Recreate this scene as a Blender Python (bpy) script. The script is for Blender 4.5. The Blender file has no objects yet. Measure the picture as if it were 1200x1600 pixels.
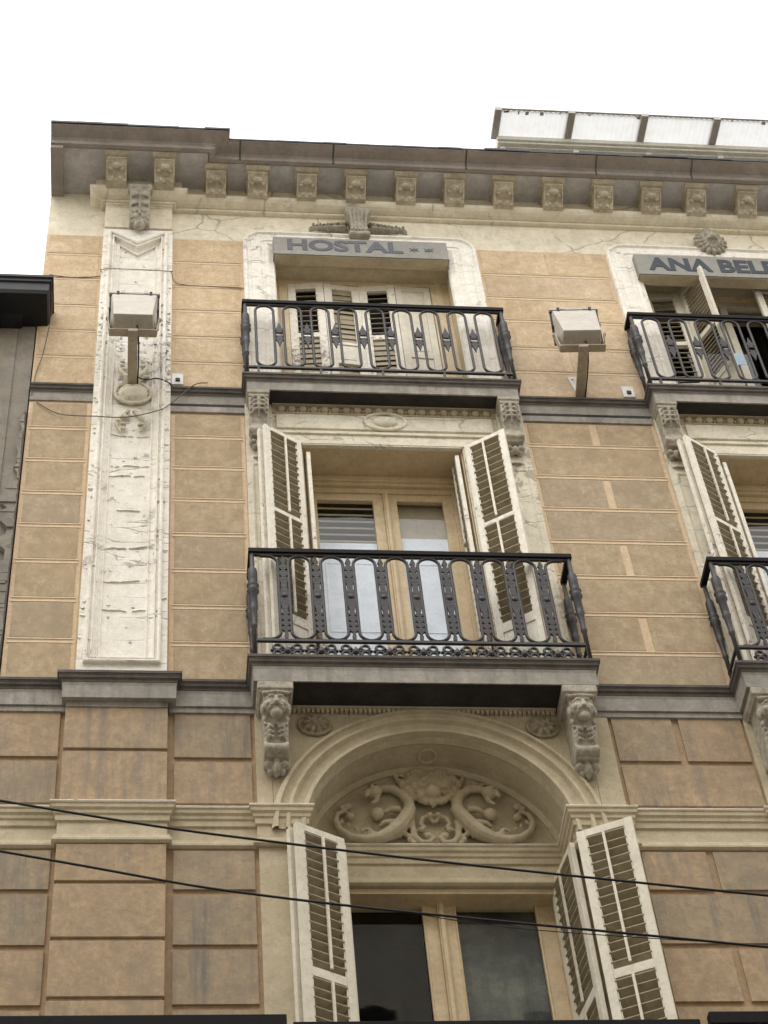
import bpy, bmesh, math, random
from mathutils import Vector, Matrix
random.seed(7)
S = bpy.context.scene
C = S.collection
R = math.radians

# ------------------------------------------------------------------ camera
cd = bpy.data.cameras.new("camera"); cam = bpy.data.objects.new("camera", cd); C.objects.link(cam)
S.camera = cam
cd.sensor_fit = 'HORIZONTAL'; cd.sensor_width = 36.0; cd.lens = 3171.05 / 1200 * 36.0
cd.clip_start = .1; cd.clip_end = 500
yaw, pit, rol = 0.17911813, 0.8904909, -0.11826513
F = Vector((math.sin(yaw) * math.cos(pit), math.cos(yaw) * math.cos(pit), math.sin(pit)))
R0 = Vector((math.cos(yaw), -math.sin(yaw), 0)); U0 = R0.cross(F)
Rv = R0 * math.cos(rol) + U0 * math.sin(rol); Uv = -R0 * math.sin(rol) + U0 * math.cos(rol)
M = Matrix((Rv, Uv, -F)).transposed().to_4x4(); M.translation = (0, 0, 1.6)
cam.matrix_world = M

# ------------------------------------------------------------------ sky, sun, exposure
SUN_EL, SUN_AZ = R(62), R(205)          # azimuth clockwise from north (+y)
W = bpy.data.worlds.new("World"); S.world = W; W.use_nodes = True
nt = W.node_tree; nt.nodes.clear()
sky = nt.nodes.new('ShaderNodeTexSky'); sky.sky_type = 'NISHITA'; sky.sun_disc = False
sky.sun_elevation = SUN_EL; sky.sun_rotation = SUN_AZ; sky.dust_density = 6; sky.air_density = 1.2; sky.ozone_density = .4
hs = nt.nodes.new('ShaderNodeHueSaturation'); hs.inputs['Saturation'].default_value = .10
mx = nt.nodes.new('ShaderNodeMix'); mx.data_type = 'RGBA'; mx.inputs[0].default_value = .80
mx.inputs[7].default_value = (12.75, 12.7, 12.65, 1)       # even cloud layer in front of the sky
bg = nt.nodes.new('ShaderNodeBackground'); bg.inputs[1].default_value = 0.15
wo = nt.nodes.new('ShaderNodeOutputWorld')
nt.links.new(sky.outputs[0], hs.inputs['Color']); nt.links.new(hs.outputs[0], mx.inputs[6])
nt.links.new(mx.outputs[2], bg.inputs[0]); nt.links.new(bg.outputs[0], wo.inputs[0])
sl = bpy.data.lights.new("sun", 'SUN'); sl.energy = 1.0; sl.angle = R(35); sl.color = (1, .98, .95)
so = bpy.data.objects.new("sun", sl); C.objects.link(so)
sd = Vector((math.sin(SUN_AZ) * math.cos(SUN_EL), math.cos(SUN_AZ) * math.cos(SUN_EL), math.sin(SUN_EL)))
so.rotation_euler = (-sd).to_track_quat('-Z', 'Y').to_euler()
so.location = (0, -6, 30)
S.view_settings.view_transform = 'Standard'; S.view_settings.look = 'None'
S.view_settings.exposure = 0.36; S.view_settings.gamma = 1.0

# ------------------------------------------------------------------ materials
def lin(r, g, b): return tuple(((c / 255) / 12.92 if c <= 10 else ((c / 255 + .055) / 1.055) ** 2.4) for c in (r, g, b)) + (1,)
def mat(name, c1, c2=None, rough=.85, scale=6., streak=0., scol=None, peel=0., pcol=None, pscale=7., crack=0., cscale=(2.2, 2.2, 5),
        bump=.25, fine=70., metal=0., spec=.3, speck=0., kcol=None, blot=0., bcol=None):
    m = bpy.data.materials.new(name); m.use_nodes = True; t = m.node_tree; N = t.nodes; L = t.links
    b = N['Principled BSDF']; b.inputs['Roughness'].default_value = rough; b.inputs['Metallic'].default_value = metal
    b.inputs['Specular IOR Level'].default_value = spec
    tc = N.new('ShaderNodeTexCoord'); oi = N.new('ShaderNodeObjectInfo')
    va = N.new('ShaderNodeVectorMath'); va.operation = 'ADD'
    cm = N.new('ShaderNodeVectorMath'); cm.operation = 'SCALE'; cm.inputs[0].default_value = (9, 5, 7)
    L.new(oi.outputs['Random'], cm.inputs['Scale']); L.new(tc.outputs['Object'], va.inputs[0]); L.new(cm.outputs[0], va.inputs[1])
    P = va.outputs[0]
    def noise(sc, det=6, ro=.6, vec=None, dist=0.):
        n = N.new('ShaderNodeTexNoise'); n.inputs['Scale'].default_value = sc; n.inputs['Detail'].default_value = det
        n.inputs['Roughness'].default_value = ro; n.inputs['Distortion'].default_value = dist; L.new(vec or P, n.inputs['Vector']); return n.outputs[0]
    def ramp(v, a, z, lo=0., hi=1.):
        r = N.new('ShaderNodeMapRange'); r.inputs[1].default_value = a; r.inputs[2].default_value = z
        r.inputs[3].default_value = lo; r.inputs[4].default_value = hi; L.new(v, r.inputs[0]); return r.outputs[0]
    def mix(f, a, z):
        x = N.new('ShaderNodeMix'); x.data_type = 'RGBA'
        L.new(f, x.inputs[0])
        for s, i in ((a, 6), (z, 7)):
            if isinstance(s, tuple): x.inputs[i].default_value = s
            else: L.new(s, x.inputs[i])
        return x.outputs[2]
    def mul(a, z):
        x = N.new('ShaderNodeMath'); x.operation = 'MULTIPLY'
        for s, i in ((a, 0), (z, 1)):
            if isinstance(s, float): x.inputs[i].default_value = s
            else: L.new(s, x.inputs[i])
        return x.outputs[0]
    def add(a, z):
        x = N.new('ShaderNodeMath'); x.operation = 'ADD'; L.new(a, x.inputs[0]); L.new(z, x.inputs[1]); return x.outputs[0]
    def mapped(s):
        q = N.new('ShaderNodeMapping'); q.inputs['Scale'].default_value = s; L.new(P, q.inputs[0]); return q.outputs[0]
    c2 = c2 or tuple(v * .8 for v in c1[:3]) + (1,)
    col = mix(ramp(noise(scale, 10, .65), .36, .64), c1, c2)
    dk = tuple(v * .72 for v in c2[:3]) + (1,)
    col = mix(mul(ramp(noise(fine * .55, 4, .7), .5, .75), .45), col, dk)
    col = mix(mul(ramp(noise(scale * 3.1, 8, .75, None, .5), .47, .60), .38), col, dk)
    h = mul(noise(fine, 5, .7), .5)
    if blot:
        col = mix(mul(ramp(noise(1.3, 6, .6), .48, .68), blot), col, bcol or dk)
    if streak:
        s = mul(ramp(noise(1., 6, .7, mapped((10, 10, .8))), .46, .68), ramp(noise(.9, 4), .38, .6))
        col = mix(mul(s, streak), col, scol or dk)
    if speck:
        col = mix(mul(ramp(noise(30., 3, .6, mapped((1, 1, .35))), .60, .68), speck), col, kcol or dk)
    if crack:
        dv = N.new('ShaderNodeVectorMath'); dv.operation = 'ADD'
        n3 = N.new('ShaderNodeTexNoise'); n3.inputs['Scale'].default_value = 4.; n3.inputs['Detail'].default_value = 6; L.new(mapped(cscale), n3.inputs['Vector'])
        sc = N.new('ShaderNodeVectorMath'); sc.operation = 'SCALE'; sc.inputs['Scale'].default_value = .16; L.new(n3.outputs[1], sc.inputs[0])
        L.new(mapped(cscale), dv.inputs[0]); L.new(sc.outputs[0], dv.inputs[1])
        v = N.new('ShaderNodeTexVoronoi'); v.feature = 'DISTANCE_TO_EDGE'; v.inputs['Scale'].default_value = 1.0; L.new(dv.outputs[0], v.inputs['Vector'])
        k = mul(ramp(v.outputs[0], .0, .018, 1., 0.), ramp(noise(2.1, 4), .46, .56))
        col = mix(mul(k, crack), col, lin(72, 66, 58))
        h = add(h, mul(k, -3.))
    if peel:
        pk = ramp(add(noise(pscale, 12, .75, None, .6), mul(noise(1.1, 3), .6)), 1.02 - .3 * peel, 1.035 - .3 * peel)
        ed = ramp(add(noise(pscale, 12, .75, None, .6), mul(noise(1.1, 3), .6)), .995 - .3 * peel, 1.02 - .3 * peel)
        ed2 = mul(ed, ramp(pk, 0., 1., 1., 0.))
        col = mix(pk, col, pcol or lin(140, 136, 132))
        col = mix(mul(ed2, .35), col, lin(90, 84, 76))
        h = add(h, mul(pk, -4.))
    L.new(col, b.inputs['Base Color'])
    bp = N.new('ShaderNodeBump'); bp.inputs['Strength'].default_value = bump; bp.inputs['Distance'].default_value = .012
    L.new(h, bp.inputs['Height']); L.new(bp.outputs[0], b.inputs['Normal'])
    return m

TAN = mat('tan_stucco', lin(218, 196, 164), lin(196, 170, 135), scale=9, streak=.35, scol=lin(146, 122, 94), bump=.35, fine=55, speck=.35, kcol=lin(226, 204, 172), blot=.45, bcol=lin(160, 134, 104))
TAN2 = mat('tan_stucco_pale', lin(212, 191, 162), lin(190, 166, 136), scale=7, streak=.35, scol=lin(156, 134, 106), bump=.35, fine=55, speck=.25, kcol=lin(222, 196, 158), blot=.5, bcol=lin(170, 146, 116))
TANG2 = mat('tan_stucco_greyed', lin(182, 164, 137), lin(160, 142, 117), scale=7, streak=.5, scol=lin(150, 134, 110), bump=.35, fine=50, speck=.3, kcol=lin(206, 182, 148), blot=.6, bcol=lin(160, 142, 114))  # variant of the second-floor tan, same dimming put into its colour
TL2 = mat('brown_render_greyed', lin(172, 152, 124), lin(148, 133, 111), scale=8, streak=1., scol=lin(116, 111, 104), bump=.5, fine=42, speck=.4, kcol=lin(184, 152, 110), blot=.4, bcol=lin(140, 126, 108))
TANG = mat('tan_stucco_dim_weathered', lin(188, 168, 138), lin(164, 144, 116), scale=8, streak=.5, scol=lin(158, 138, 110), bump=.35, fine=50, speck=.3, kcol=lin(206, 182, 148), blot=.6, bcol=lin(168, 146, 114))  # second-floor tan: weathering and the weaker light there both in the colour
TJ = mat('tan_joint', lin(218, 195, 164), lin(204, 179, 147), scale=12, bump=.15, streak=.2, scol=lin(180, 150, 116))
JL = mat('joint_line', lin(230, 212, 182), lin(216, 196, 166), scale=20, bump=.1)
TL = mat('brown_render', lin(182, 157, 125), lin(155, 136, 110), scale=10, streak=.95, scol=lin(122, 116, 108), bump=.5, fine=42, speck=.5, kcol=lin(184, 156, 122), blot=.3, bcol=lin(152, 132, 114))
TLG = mat('brown_render_groove', lin(180, 154, 122), lin(160, 136, 107), scale=10, streak=.3, bump=.4, fine=45)
CREAM = mat('cream_paint', lin(238, 229, 208), lin(222, 212, 188), scale=4, crack=.5, cscale=(1.3, 1.3, 1.6), bump=.25, streak=.35, scol=lin(176, 160, 132), peel=.12, pcol=lin(206, 196, 176))
CREAM2 = mat('cream_grey_paint', lin(200, 187, 160), lin(181, 168, 141), scale=4, bump=.25, streak=.35, scol=lin(150, 138, 116), blot=.35, bcol=lin(176, 156, 122))
PEEL = mat('peeling_white_paint', lin(246, 241, 232), lin(234, 228, 214), scale=6, peel=.22, pcol=lin(190, 185, 178), pscale=13, crack=.2, cscale=(.7, .7, 4.6), bump=.6, streak=.25, scol=lin(196, 184, 160))
PEELH = mat('heavily_peeled_paint', lin(240, 235, 225), lin(222, 215, 202), scale=8, peel=.5, pcol=lin(168, 166, 170), pscale=16, crack=.4, cscale=(4, 4, 6), bump=.9)
PEELC = mat('peeling_cream_paint', lin(230, 222, 203), lin(212, 204, 183), scale=6, peel=.30, pcol=lin(176, 168, 150), pscale=9, crack=.45, cscale=(1.5, 1.5, 4), bump=.5, streak=.3, scol=lin(178, 168, 146))
SHUT = mat('worn_shutter_paint', lin(242, 236, 222), lin(226, 219, 202), scale=9, peel=.30, pcol=lin(152, 136, 132), pscale=22, bump=.4, streak=.3, scol=lin(176, 166, 142), rough=.6)
SHUTC = mat('cream_shutter_paint', lin(222, 215, 197), lin(208, 201, 182), scale=5, bump=.12, streak=.2, scol=lin(190, 178, 150), rough=.55)
SLATC = mat('slat_paint', lin(168, 156, 130), lin(148, 136, 110), scale=9, bump=.15, rough=.6)
DOORP = mat('door_paint', lin(212, 192, 156), lin(198, 176, 140), scale=5, bump=.15, streak=.25, scol=lin(168, 146, 112), rough=.5)
LEDGE = mat('grey_ledge_stone', lin(168, 161, 151), lin(142, 137, 129), scale=5, streak=.6, scol=lin(88, 82, 76), bump=.3, peel=.16, pcol=lin(170, 166, 160), pscale=4, fine=60)
LTOP = mat('dark_weathered_edge', lin(104, 98, 91), lin(82, 78, 73), scale=7, bump=.3)
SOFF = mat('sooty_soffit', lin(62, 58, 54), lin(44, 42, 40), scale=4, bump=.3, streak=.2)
CORN = mat('grey_cornice_lead', lin(166, 156, 147), lin(146, 138, 130), scale=3, streak=.3, scol=lin(100, 96, 94), bump=.15, fine=40, blot=.3, bcol=lin(128, 116, 102))
CSOF = mat('cornice_soffit', lin(206, 203, 201), lin(180, 178, 177), scale=5, bump=.2)
ZINC = mat('dark_zinc_edge', lin(56, 58, 64), lin(44, 46, 52), scale=8, bump=.2, rough=.6)
MOD = mat('modillion_stone', lin(206, 196, 174), lin(170, 158, 136), scale=14, bump=.6, fine=45, blot=.3)
CARV = mat('carved_stone', lin(178, 166, 140), lin(140, 128, 106), scale=16, bump=.5, fine=60, streak=.4, scol=lin(112, 104, 90))
CARVD = mat('dirty_carved_stone', lin(188, 180, 164), lin(148, 140, 124), scale=18, bump=.5, fine=60, streak=.4, scol=lin(104, 98, 90))
IRON = mat('wrought_iron', lin(52, 47, 46), lin(38, 34, 34), scale=30, rough=.55, bump=.35, fine=120, spec=.4)
IRONB = mat('black_handrail', lin(24, 22, 23), lin(16, 15, 16), scale=20, rough=.7, bump=.2, spec=.15)
SIGNM = mat('grey_sign_board', lin(146, 143, 134), lin(134, 131, 123), scale=3, rough=.6, bump=.08, streak=.3, scol=lin(140, 134, 122))
LETT = mat('slate_lettering', lin(92, 92, 98), lin(78, 78, 86), scale=9, rough=.6, bump=.05)
LETD = mat('dark_slate_lettering', lin(58, 62, 72), lin(46, 50, 60), scale=9, rough=.6, bump=.05)
LAMPM = mat('lamp_housing_paint', lin(192, 184, 172), lin(180, 172, 160), scale=5, rough=.5, bump=.05)
LAMPD = mat('lamp_gasket', lin(58, 54, 50), lin(44, 42, 40), rough=.7)
LAMPB = mat('lamp_bracket_paint', lin(178, 166, 144), lin(158, 146, 124), scale=12, rough=.6, bump=.1)
WHITEP = mat('white_plastic', lin(226, 222, 216), lin(212, 208, 202), rough=.5, bump=.03)
BLACK = mat('black_cable', lin(26, 25, 26), lin(20, 20, 22), rough=.6, bump=.05)
GREYC = mat('grey_cable', lin(120, 104, 88), lin(96, 84, 72), rough=.7, bump=.05)
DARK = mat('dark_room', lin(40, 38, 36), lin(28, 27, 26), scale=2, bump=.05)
CURT = mat('pale_curtain', lin(226, 231, 240), lin(214, 220, 232), scale=2, bump=.05, rough=.8)
BOARD = mat('inner_shutter_boards', lin(186, 172, 148), lin(166, 152, 130), scale=3, bump=.08, rough=.6)
PAPER = mat('blue_paper', lin(196, 220, 240), lin(186, 212, 234), bump=.02)
NEIW = mat('grey_neighbour_render', lin(150, 142, 130), lin(124, 118, 110), scale=3, bump=.5, blot=.6, bcol=lin(132, 124, 96), peel=.16, pcol=lin(126, 112, 102), pscale=4, streak=.4, scol=lin(90, 88, 86))
NEIC = mat('black_neighbour_cornice', lin(34, 34, 36), lin(24, 24, 26), scale=5, bump=.3, rough=.6)
RAFT = mat('aluminium_rafter', lin(176, 168, 158), lin(160, 152, 144), rough=.5, bump=.05)
BEAM = mat('white_gutter', lin(214, 210, 196), lin(200, 196, 182), rough=.6, bump=.08)
TILE = mat('roof_tiles', lin(140, 100, 78), lin(110, 80, 64), scale=10, bump=.5)
ASPH = mat('asphalt', lin(120, 118, 114), lin(104, 102, 98), scale=8, bump=.5)
PAVE = mat('paving', lin(188, 184, 176), lin(174, 170, 162), scale=3, bump=.3)
OPPW = mat('opposite_render', lin(204, 198, 186), lin(188, 182, 170), scale=2, bump=.3)

REFL = mat('painted_reflection_grey', lin(120, 122, 110), lin(70, 74, 72), scale=3.5, blot=.9, bcol=lin(30, 32, 34), streak=.8, scol=lin(40, 42, 46), bump=.1)  # mottled grey painted to stand in for reflections in the right pane
def glassmat(name, tint, rough=.03, alpha=.25):
    m = bpy.data.materials.new(name); m.use_nodes = True; t = m.node_tree; N = t.nodes; L = t.links; N.clear()
    o = N.new('ShaderNodeOutputMaterial'); g = N.new('ShaderNodeBsdfGlossy'); g.inputs['Roughness'].default_value = rough
    tr = N.new('ShaderNodeBsdfTransparent'); tr.inputs[0].default_value = tint
    lw = N.new('ShaderNodeLayerWeight'); lw.inputs[0].default_value = .5
    pw = N.new('ShaderNodeMath'); pw.operation = 'POWER'; pw.inputs[1].default_value = 4.5; L.new(lw.outputs['Facing'], pw.inputs[0])
    fr = N.new('ShaderNodeMath'); fr.operation = 'MULTIPLY_ADD'; fr.inputs[1].default_value = .9; fr.inputs[2].default_value = .065; L.new(pw.outputs[0], fr.inputs[0])
    mxx = N.new('ShaderNodeMixShader')
    tc = N.new('ShaderNodeTexCoord'); n = N.new('ShaderNodeTexNoise'); n.inputs['Scale'].default_value = 2.2; n.inputs['Detail'].default_value = 2
    bp = N.new('ShaderNodeBump'); bp.inputs['Strength'].default_value = .12; bp.inputs['Distance'].default_value = .02
    L.new(tc.outputs['Object'], n.inputs['Vector']); L.new(n.outputs[0], bp.inputs['Height']); L.new(bp.outputs[0], g.inputs['Normal'])
    L.new(fr.outputs[0], mxx.inputs[0]); L.new(tr.outputs[0], mxx.inputs[1]); L.new(g.outputs[0], mxx.inputs[2]); L.new(mxx.outputs[0], o.inputs[0])
    return m
GLASS = glassmat('window_glass', (.96, .98, .98, 1))
def poly_mat():
    m = bpy.data.materials.new('corrugated_plastic'); m.use_nodes = True; t = m.node_tree; N = t.nodes; L = t.links; N.clear()
    o = N.new('ShaderNodeOutputMaterial'); a = N.new('ShaderNodeBsdfTranslucent'); d = N.new('ShaderNodeBsdfDiffuse')
    tc = N.new('ShaderNodeTexCoord'); n = N.new('ShaderNodeTexNoise'); n.inputs['Scale'].default_value = 9; n.inputs['Detail'].default_value = 6
    r = N.new('ShaderNodeValToRGB'); r.color_ramp.elements[0].position = .30; r.color_ramp.elements[0].color = lin(186, 184, 178)
    r.color_ramp.elements[1].position = .52; r.color_ramp.elements[1].color = (.52, .52, .515, 1)
    L.new(tc.outputs['Object'], n.inputs['Vector']); L.new(n.outputs[0], r.inputs[0]); L.new(r.outputs[0], a.inputs[0]); L.new(r.outputs[0], d.inputs[0])
    x = N.new('ShaderNodeMixShader'); x.inputs[0].default_value = .35; L.new(a.outputs[0], x.inputs[1]); L.new(d.outputs[0], x.inputs[2]); L.new(x.outputs[0], o.inputs[0])
    return m
POLY = poly_mat()

# ------------------------------------------------------------------ mesh helpers; facade coordinates: x along, z up, d out of the wall
Y0 = 10.0
class B:
    def __init__(s, tf=None): s.bm = bmesh.new(); s.tf = tf; s.mi = 0
    def v(s, x, z, d):
        if s.tf: x, z, d = s.tf(x, z, d)
        return s.bm.verts.new((x, Y0 - d, z))
    def f(s, vs):
        try: q = s.bm.faces.new(vs); q.material_index = s.mi; return q
        except ValueError: return None
    def box(s, x0, x1, z0, z1, d0, d1):
        V = [s.v(x, z, d) for x in (x0, x1) for z in (z0, z1) for d in (d0, d1)]
        for q in ((0, 1, 3, 2), (4, 6, 7, 5), (0, 4, 5, 1), (2, 3, 7, 6), (0, 2, 6, 4), (1, 5, 7, 3)): s.f([V[i] for i in q])
        return s
    def sheet(s, x0, x1, z0, z1, d): s.f([s.v(x0, z0, d), s.v(x1, z0, d), s.v(x1, z1, d), s.v(x0, z1, d)]); return s
    def hexa(s, P):     # 8 points (x,z,d): 4 of one end, 4 of the other
        V = [s.v(*p) for p in P]
        for q in ((0, 1, 2, 3), (7, 6, 5, 4), (0, 4, 5, 1), (1, 5, 6, 2), (2, 6, 7, 3), (3, 7, 4, 0)): s.f([V[i] for i in q])
        return s
    def prism(s, poly, d0, d1):
        a = [s.v(x, z, d0) for x, z in poly]; b = [s.v(x, z, d1) for x, z in poly]; n = len(poly)
        s.f(a); s.f(b[::-1])
        for i in range(n): s.f([a[i], a[(i + 1) % n], b[(i + 1) % n], b[i]])
        return s
    def extr(s, prof, x0, x1):     # profile (d,z) along x
        a = [s.v(x0, z, d) for d, z in prof]; b = [s.v(x1, z, d) for d, z in prof]; n = len(prof)
        s.f(a); s.f(b[::-1])
        for i in range(n): s.f([a[i], a[(i + 1) % n], b[(i + 1) % n], b[i]])
        return s
    def sweep(s, plan, prof):      # plan (x,d) path, profile closed (out,z), mitred
        n = len(plan); rings = []
        for i, (x, d) in enumerate(plan):
            def nr(a, b):
                t = Vector((b[0] - a[0], b[1] - a[1])).normalized(); return Vector((-t.y, t.x))
            if i == 0: m = nr(plan[0], plan[1])
            elif i == n - 1: m = nr(plan[-2], plan[-1])
            else:
                a, b = nr(plan[i - 1], plan[i]), nr(plan[i], plan[i + 1]); m = (a + b) / (1 + a.dot(b))
            rings.append([s.v(x + m.x * o, z, d + m.y * o) for o, z in prof])
        k = len(prof)
        for i in range(n - 1):
            for j in range(k): s.f([rings[i][j], rings[i][(j + 1) % k], rings[i + 1][(j + 1) % k], rings[i + 1][j]])
        s.f(rings[0]); s.f(rings[-1][::-1]); return s
    def frame(s, path, prof, closed=False):     # path (x,z), profile open (inset,d); inset to the right of travel
        n = len(path); rings = []
        for i, (x, z) in enumerate(path):
            def nr(a, b):
                t = Vector((b[0] - a[0], b[1] - a[1])).normalized(); return Vector((t.y, -t.x))
            a = nr(path[i - 1], path[i]) if (i > 0 or closed) else None
            b = nr(path[i], path[(i + 1) % n]) if (i < n - 1 or closed) else None
            m = (a + b) / max(.3, 1 + a.dot(b)) if (a and b) else (a or b)
            rings.append([s.v(x + m.x * o, z + m.y * o, d) for o, d in prof])
        k = len(prof)
        for i in range(n if closed else n - 1):
            for j in range(k - 1): s.f([rings[i][j], rings[i][j + 1], rings[(i + 1) % n][j + 1], rings[(i + 1) % n][j]])
        return rings
    def tube(s, pts, rad, n=8, closed=False, flat=1.):     # pts (x,z,d)
        P = [Vector(p) for p in pts]; m = len(P); rings = []
        if not hasattr(rad, '__len__'): rad = [rad] * m
        up = None
        for i in range(m):
            if closed: t = (P[(i + 1) % m] - P[i - 1]).normalized()
            else: t = (P[min(i + 1, m - 1)] - P[max(i - 1, 0)]).normalized()
            if up is None: up = Vector((0, 0, 1)) if abs(t.z) < .9 else Vector((1, 0, 0))
            a = t.cross(up).normalized(); b = a.cross(t).normalized(); up = b
            r = rad[i]
            rings.append([s.v(*(P[i] + a * math.cos(2 * math.pi * j / n) * r + b * math.sin(2 * math.pi * j / n) * r * flat)) for j in range(n)])
        for i in range(m if closed else m - 1):
            A, Bq = rings[i], rings[(i + 1) % m]
            for j in range(n): s.f([A[j], A[(j + 1) % n], Bq[(j + 1) % n], Bq[j]])
        if not closed: s.f(rings[0]); s.f(rings[-1][::-1])
        return s
    def ball(s, x, z, d, rx, rz=None, rd=None, sub=2, rot=0.):
        rz = rz or rx; rd = rd or rx
        r = bmesh.ops.create_icosphere(s.bm, subdivisions=sub, radius=1)
        c, q = math.cos(rot), math.sin(rot)
        for v in r['verts']:
            a, b, e = v.co.x * rx, v.co.z * rz, v.co.y * rd
            X, Z, Dd = x + a * c - b * q, z + a * q + b * c, d + e
            if s.tf: X, Z, Dd = s.tf(X, Z, Dd)
            v.co = (X, Y0 - Dd, Z)
        for v in r['verts']:
            for fc in v.link_faces: fc.material_index = s.mi; fc.smooth = True
        return s
    def lathe_z(s, x, d, prof, n=12):   # prof (r,z)
        rings = [[s.v(x + r * math.cos(2 * math.pi * j / n), z, d + r * math.sin(2 * math.pi * j / n)) for j in range(n)] for r, z in prof]
        for i in range(len(prof) - 1):
            for j in range(n): s.f([rings[i][j], rings[i][(j + 1) % n], rings[i + 1][(j + 1) % n], rings[i + 1][j]])
        s.f(rings[0]); s.f(rings[-1][::-1]); return s
    def cyl_x(s, x0, x1, z, d, r, n=14, waist=0.):
        k = 4; rings = []
        for i in range(k + 1):
            t = i / k; rr = r * (1 - waist * math.sin(math.pi * t)); x = x0 + (x1 - x0) * t
            rings.append([s.v(x, z + rr * math.sin(2 * math.pi * j / n), d + rr * math.cos(2 * math.pi * j / n)) for j in range(n)])
        for i in range(k):
            for j in range(n): s.f([rings[i][j], rings[i][(j + 1) % n], rings[i + 1][(j + 1) % n], rings[i + 1][j]])
        s.f(rings[0]); s.f(rings[-1][::-1]); return s

org = {}
def ob(name, b, mats, parent=None, at=None, bevel=0., smooth=False, remesh=0., kind=None, label=None):
    bm = b.bm
    bmesh.ops.recalc_face_normals(bm, faces=bm.faces)
    big = [f for f in bm.faces if len(f.verts) > 4]
    if big: bmesh.ops.triangulate(bm, faces=big)
    if at is None:
        if len(bm.verts):
            xs = [v.co.x for v in bm.verts]; ys = [v.co.y for v in bm.verts]; zs = [v.co.z for v in bm.verts]
            at = Vector(((min(xs) + max(xs)) / 2, (min(ys) + max(ys)) / 2, min(zs)))
        else: at = Vector((0, 0, 0))
    at = Vector(at)
    for v in bm.verts: v.co -= at
    me = bpy.data.meshes.new(name); bm.to_mesh(me); bm.free()
    for m in (mats if isinstance(mats, (list, tuple)) else [mats]): me.materials.append(m)
    if smooth: me.polygons.foreach_set('use_smooth', [True] * len(me.polygons))
    o = bpy.data.objects.new(name, me); C.objects.link(o); org[o.name] = at
    if parent: o.parent = parent; o.location = at - org[parent.name]
    else: o.location = at
    if remesh:
        r = o.modifiers.new('remesh', 'REMESH'); r.mode = 'VOXEL'; r.voxel_size = remesh; r.use_smooth_shade = True
        q = o.modifiers.new('smooth', 'SMOOTH'); q.iterations = 2; q.factor = .5
    if bevel:
        r = o.modifiers.new('bevel', 'BEVEL'); r.width = bevel; r.segments = 2; r.limit_method = 'ANGLE'; r.angle_limit = R(40)
    if kind: o['kind'] = kind
    if label: o['label'] = label
    return o
def tag(o, label, cat, group=None):
    o['label'] = label; o['category'] = cat
    if group: o['group'] = group
    return o
def thing(name, label, cat, at, group=None):
    o = bpy.data.objects.new(name, None); C.objects.link(o); o.empty_display_size = .2
    o.location = at; org[o.name] = Vector(at); return tag(o, label, cat, group)
def dup(o, dx, parent, dz=0.):
    c = o.copy(); C.objects.link(c); c.parent = parent
    c.location = o.location + Vector((dx, 0, dz)); org[c.name] = org[o.name] + Vector((dx, 0, dz))
    for k in list(o.children):
        q = k.copy(); C.objects.link(q); q.parent = c
    return c

BLD = thing('apartment_building', 'old stucco apartment house with grey ledges, iron balconies and bracketed cornice', 'building', (3.9, Y0 + 4, 0))
XL, XR = -1.06, 9.2
DX1, DX3 = 3.51, 3.49
# ================================================================== WALL
w = B()
TH = .55
def storey(z0, z1, ops, mi):
    w.mi = mi; x = XL
    for (a, b, za, zb) in ops:
        w.box(x, a, z0, z1, -TH, 0); w.box(a, b, zb, z1, -TH, 0)
        if za > z0: w.box(a, b, z0, za, -TH, 0)
        x = b
    w.box(x, XR, z0, z1, -TH, 0)
OP3 = (1.05, 2.71); OP2 = (1.185, 2.525); OP1 = (1.032, 2.858)
storey(18.22, 19.10, [], 1)
storey(15.70, 18.22, [(OP3[0], OP3[1], 15.70, 17.875), (OP3[0] + DX3, OP3[1] + DX3, 15.70, 17.875)], 0)
storey(12.05, 15.70, [(OP2[0], OP2[1], 12.05, 15.0), (OP2[0] + DX1, OP2[1] + DX1, 12.05, 15.0)], 0)
storey(7.7, 12.05, [(OP1[0], OP1[1], 7.7, 12.04), (OP1[0] + DX1, OP1[1] + DX1, 7.7, 12.04)], 2)
storey(0, 7.7, [(1.1, 2.8, .2, 3.2), (1.1 + DX1, 2.8 + DX1, .2, 3.2), (1.1, 2.8, 4.4, 7.0), (1.1 + DX1, 2.8 + DX1, 4.4, 7.0)], 2)
AX, AZ, AR = 1.945, 10.73, .93
for k in (0, DX1):                         # arch spandrels
    w.mi = 2
    arc = [(AX + k + .926 * math.cos(t), AZ + AR * math.sin(t)) for t in [math.pi * i / 28 for i in range(29)]]
    for i in range(28):                    # strips between the arc and the top
        (xa, za), (xb, zb) = arc[i], arc[i + 1]
        w.prism([(xa, za), (xa, 12.039), (xb, 12.039), (xb, zb)], -TH, 0)
# coloured fields: joints painted on the upper storeys
def fields(xa, xb, zs, m, base=3, vj=None):
    """zs: joint heights top..bottom incl. both ends; light ground sheet, tan field sheets, thin light lines"""
    w.mi = base; w.box(xa, xb, zs[-1], zs[0], 0, .004)
    for i in range(len(zs) - 1):
        top = zs[i] - (.033 if i else .012); bot = zs[i + 1] + (.033 if i < len(zs) - 2 else .012)
        w.mi = m if random.random() < .6 else (6 if m == 0 else 7); e = .035
        cuts = [xa + e, xb - e]
        if vj is not None and i % 2 == vj[1]: cuts = [xa + e, vj[0] - .034, vj[0] + .034, xb - e]
        for j in range(0, len(cuts), 2): w.box(cuts[j], cuts[j + 1], bot, top, .004, .009)
        if i:
            w.mi = 4
            for zz in (zs[i] - .026, zs[i] + .015): w.box(xa + .02, xb - .02, zz, zz + .011, .004, .010)
UL = [18.215, 17.878, 17.459, 17.013, 16.613, 16.207, 15.745]; UM = [18.215, 17.80, 17.391, 16.986, 16.565, 16.168, 15.745]
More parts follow.
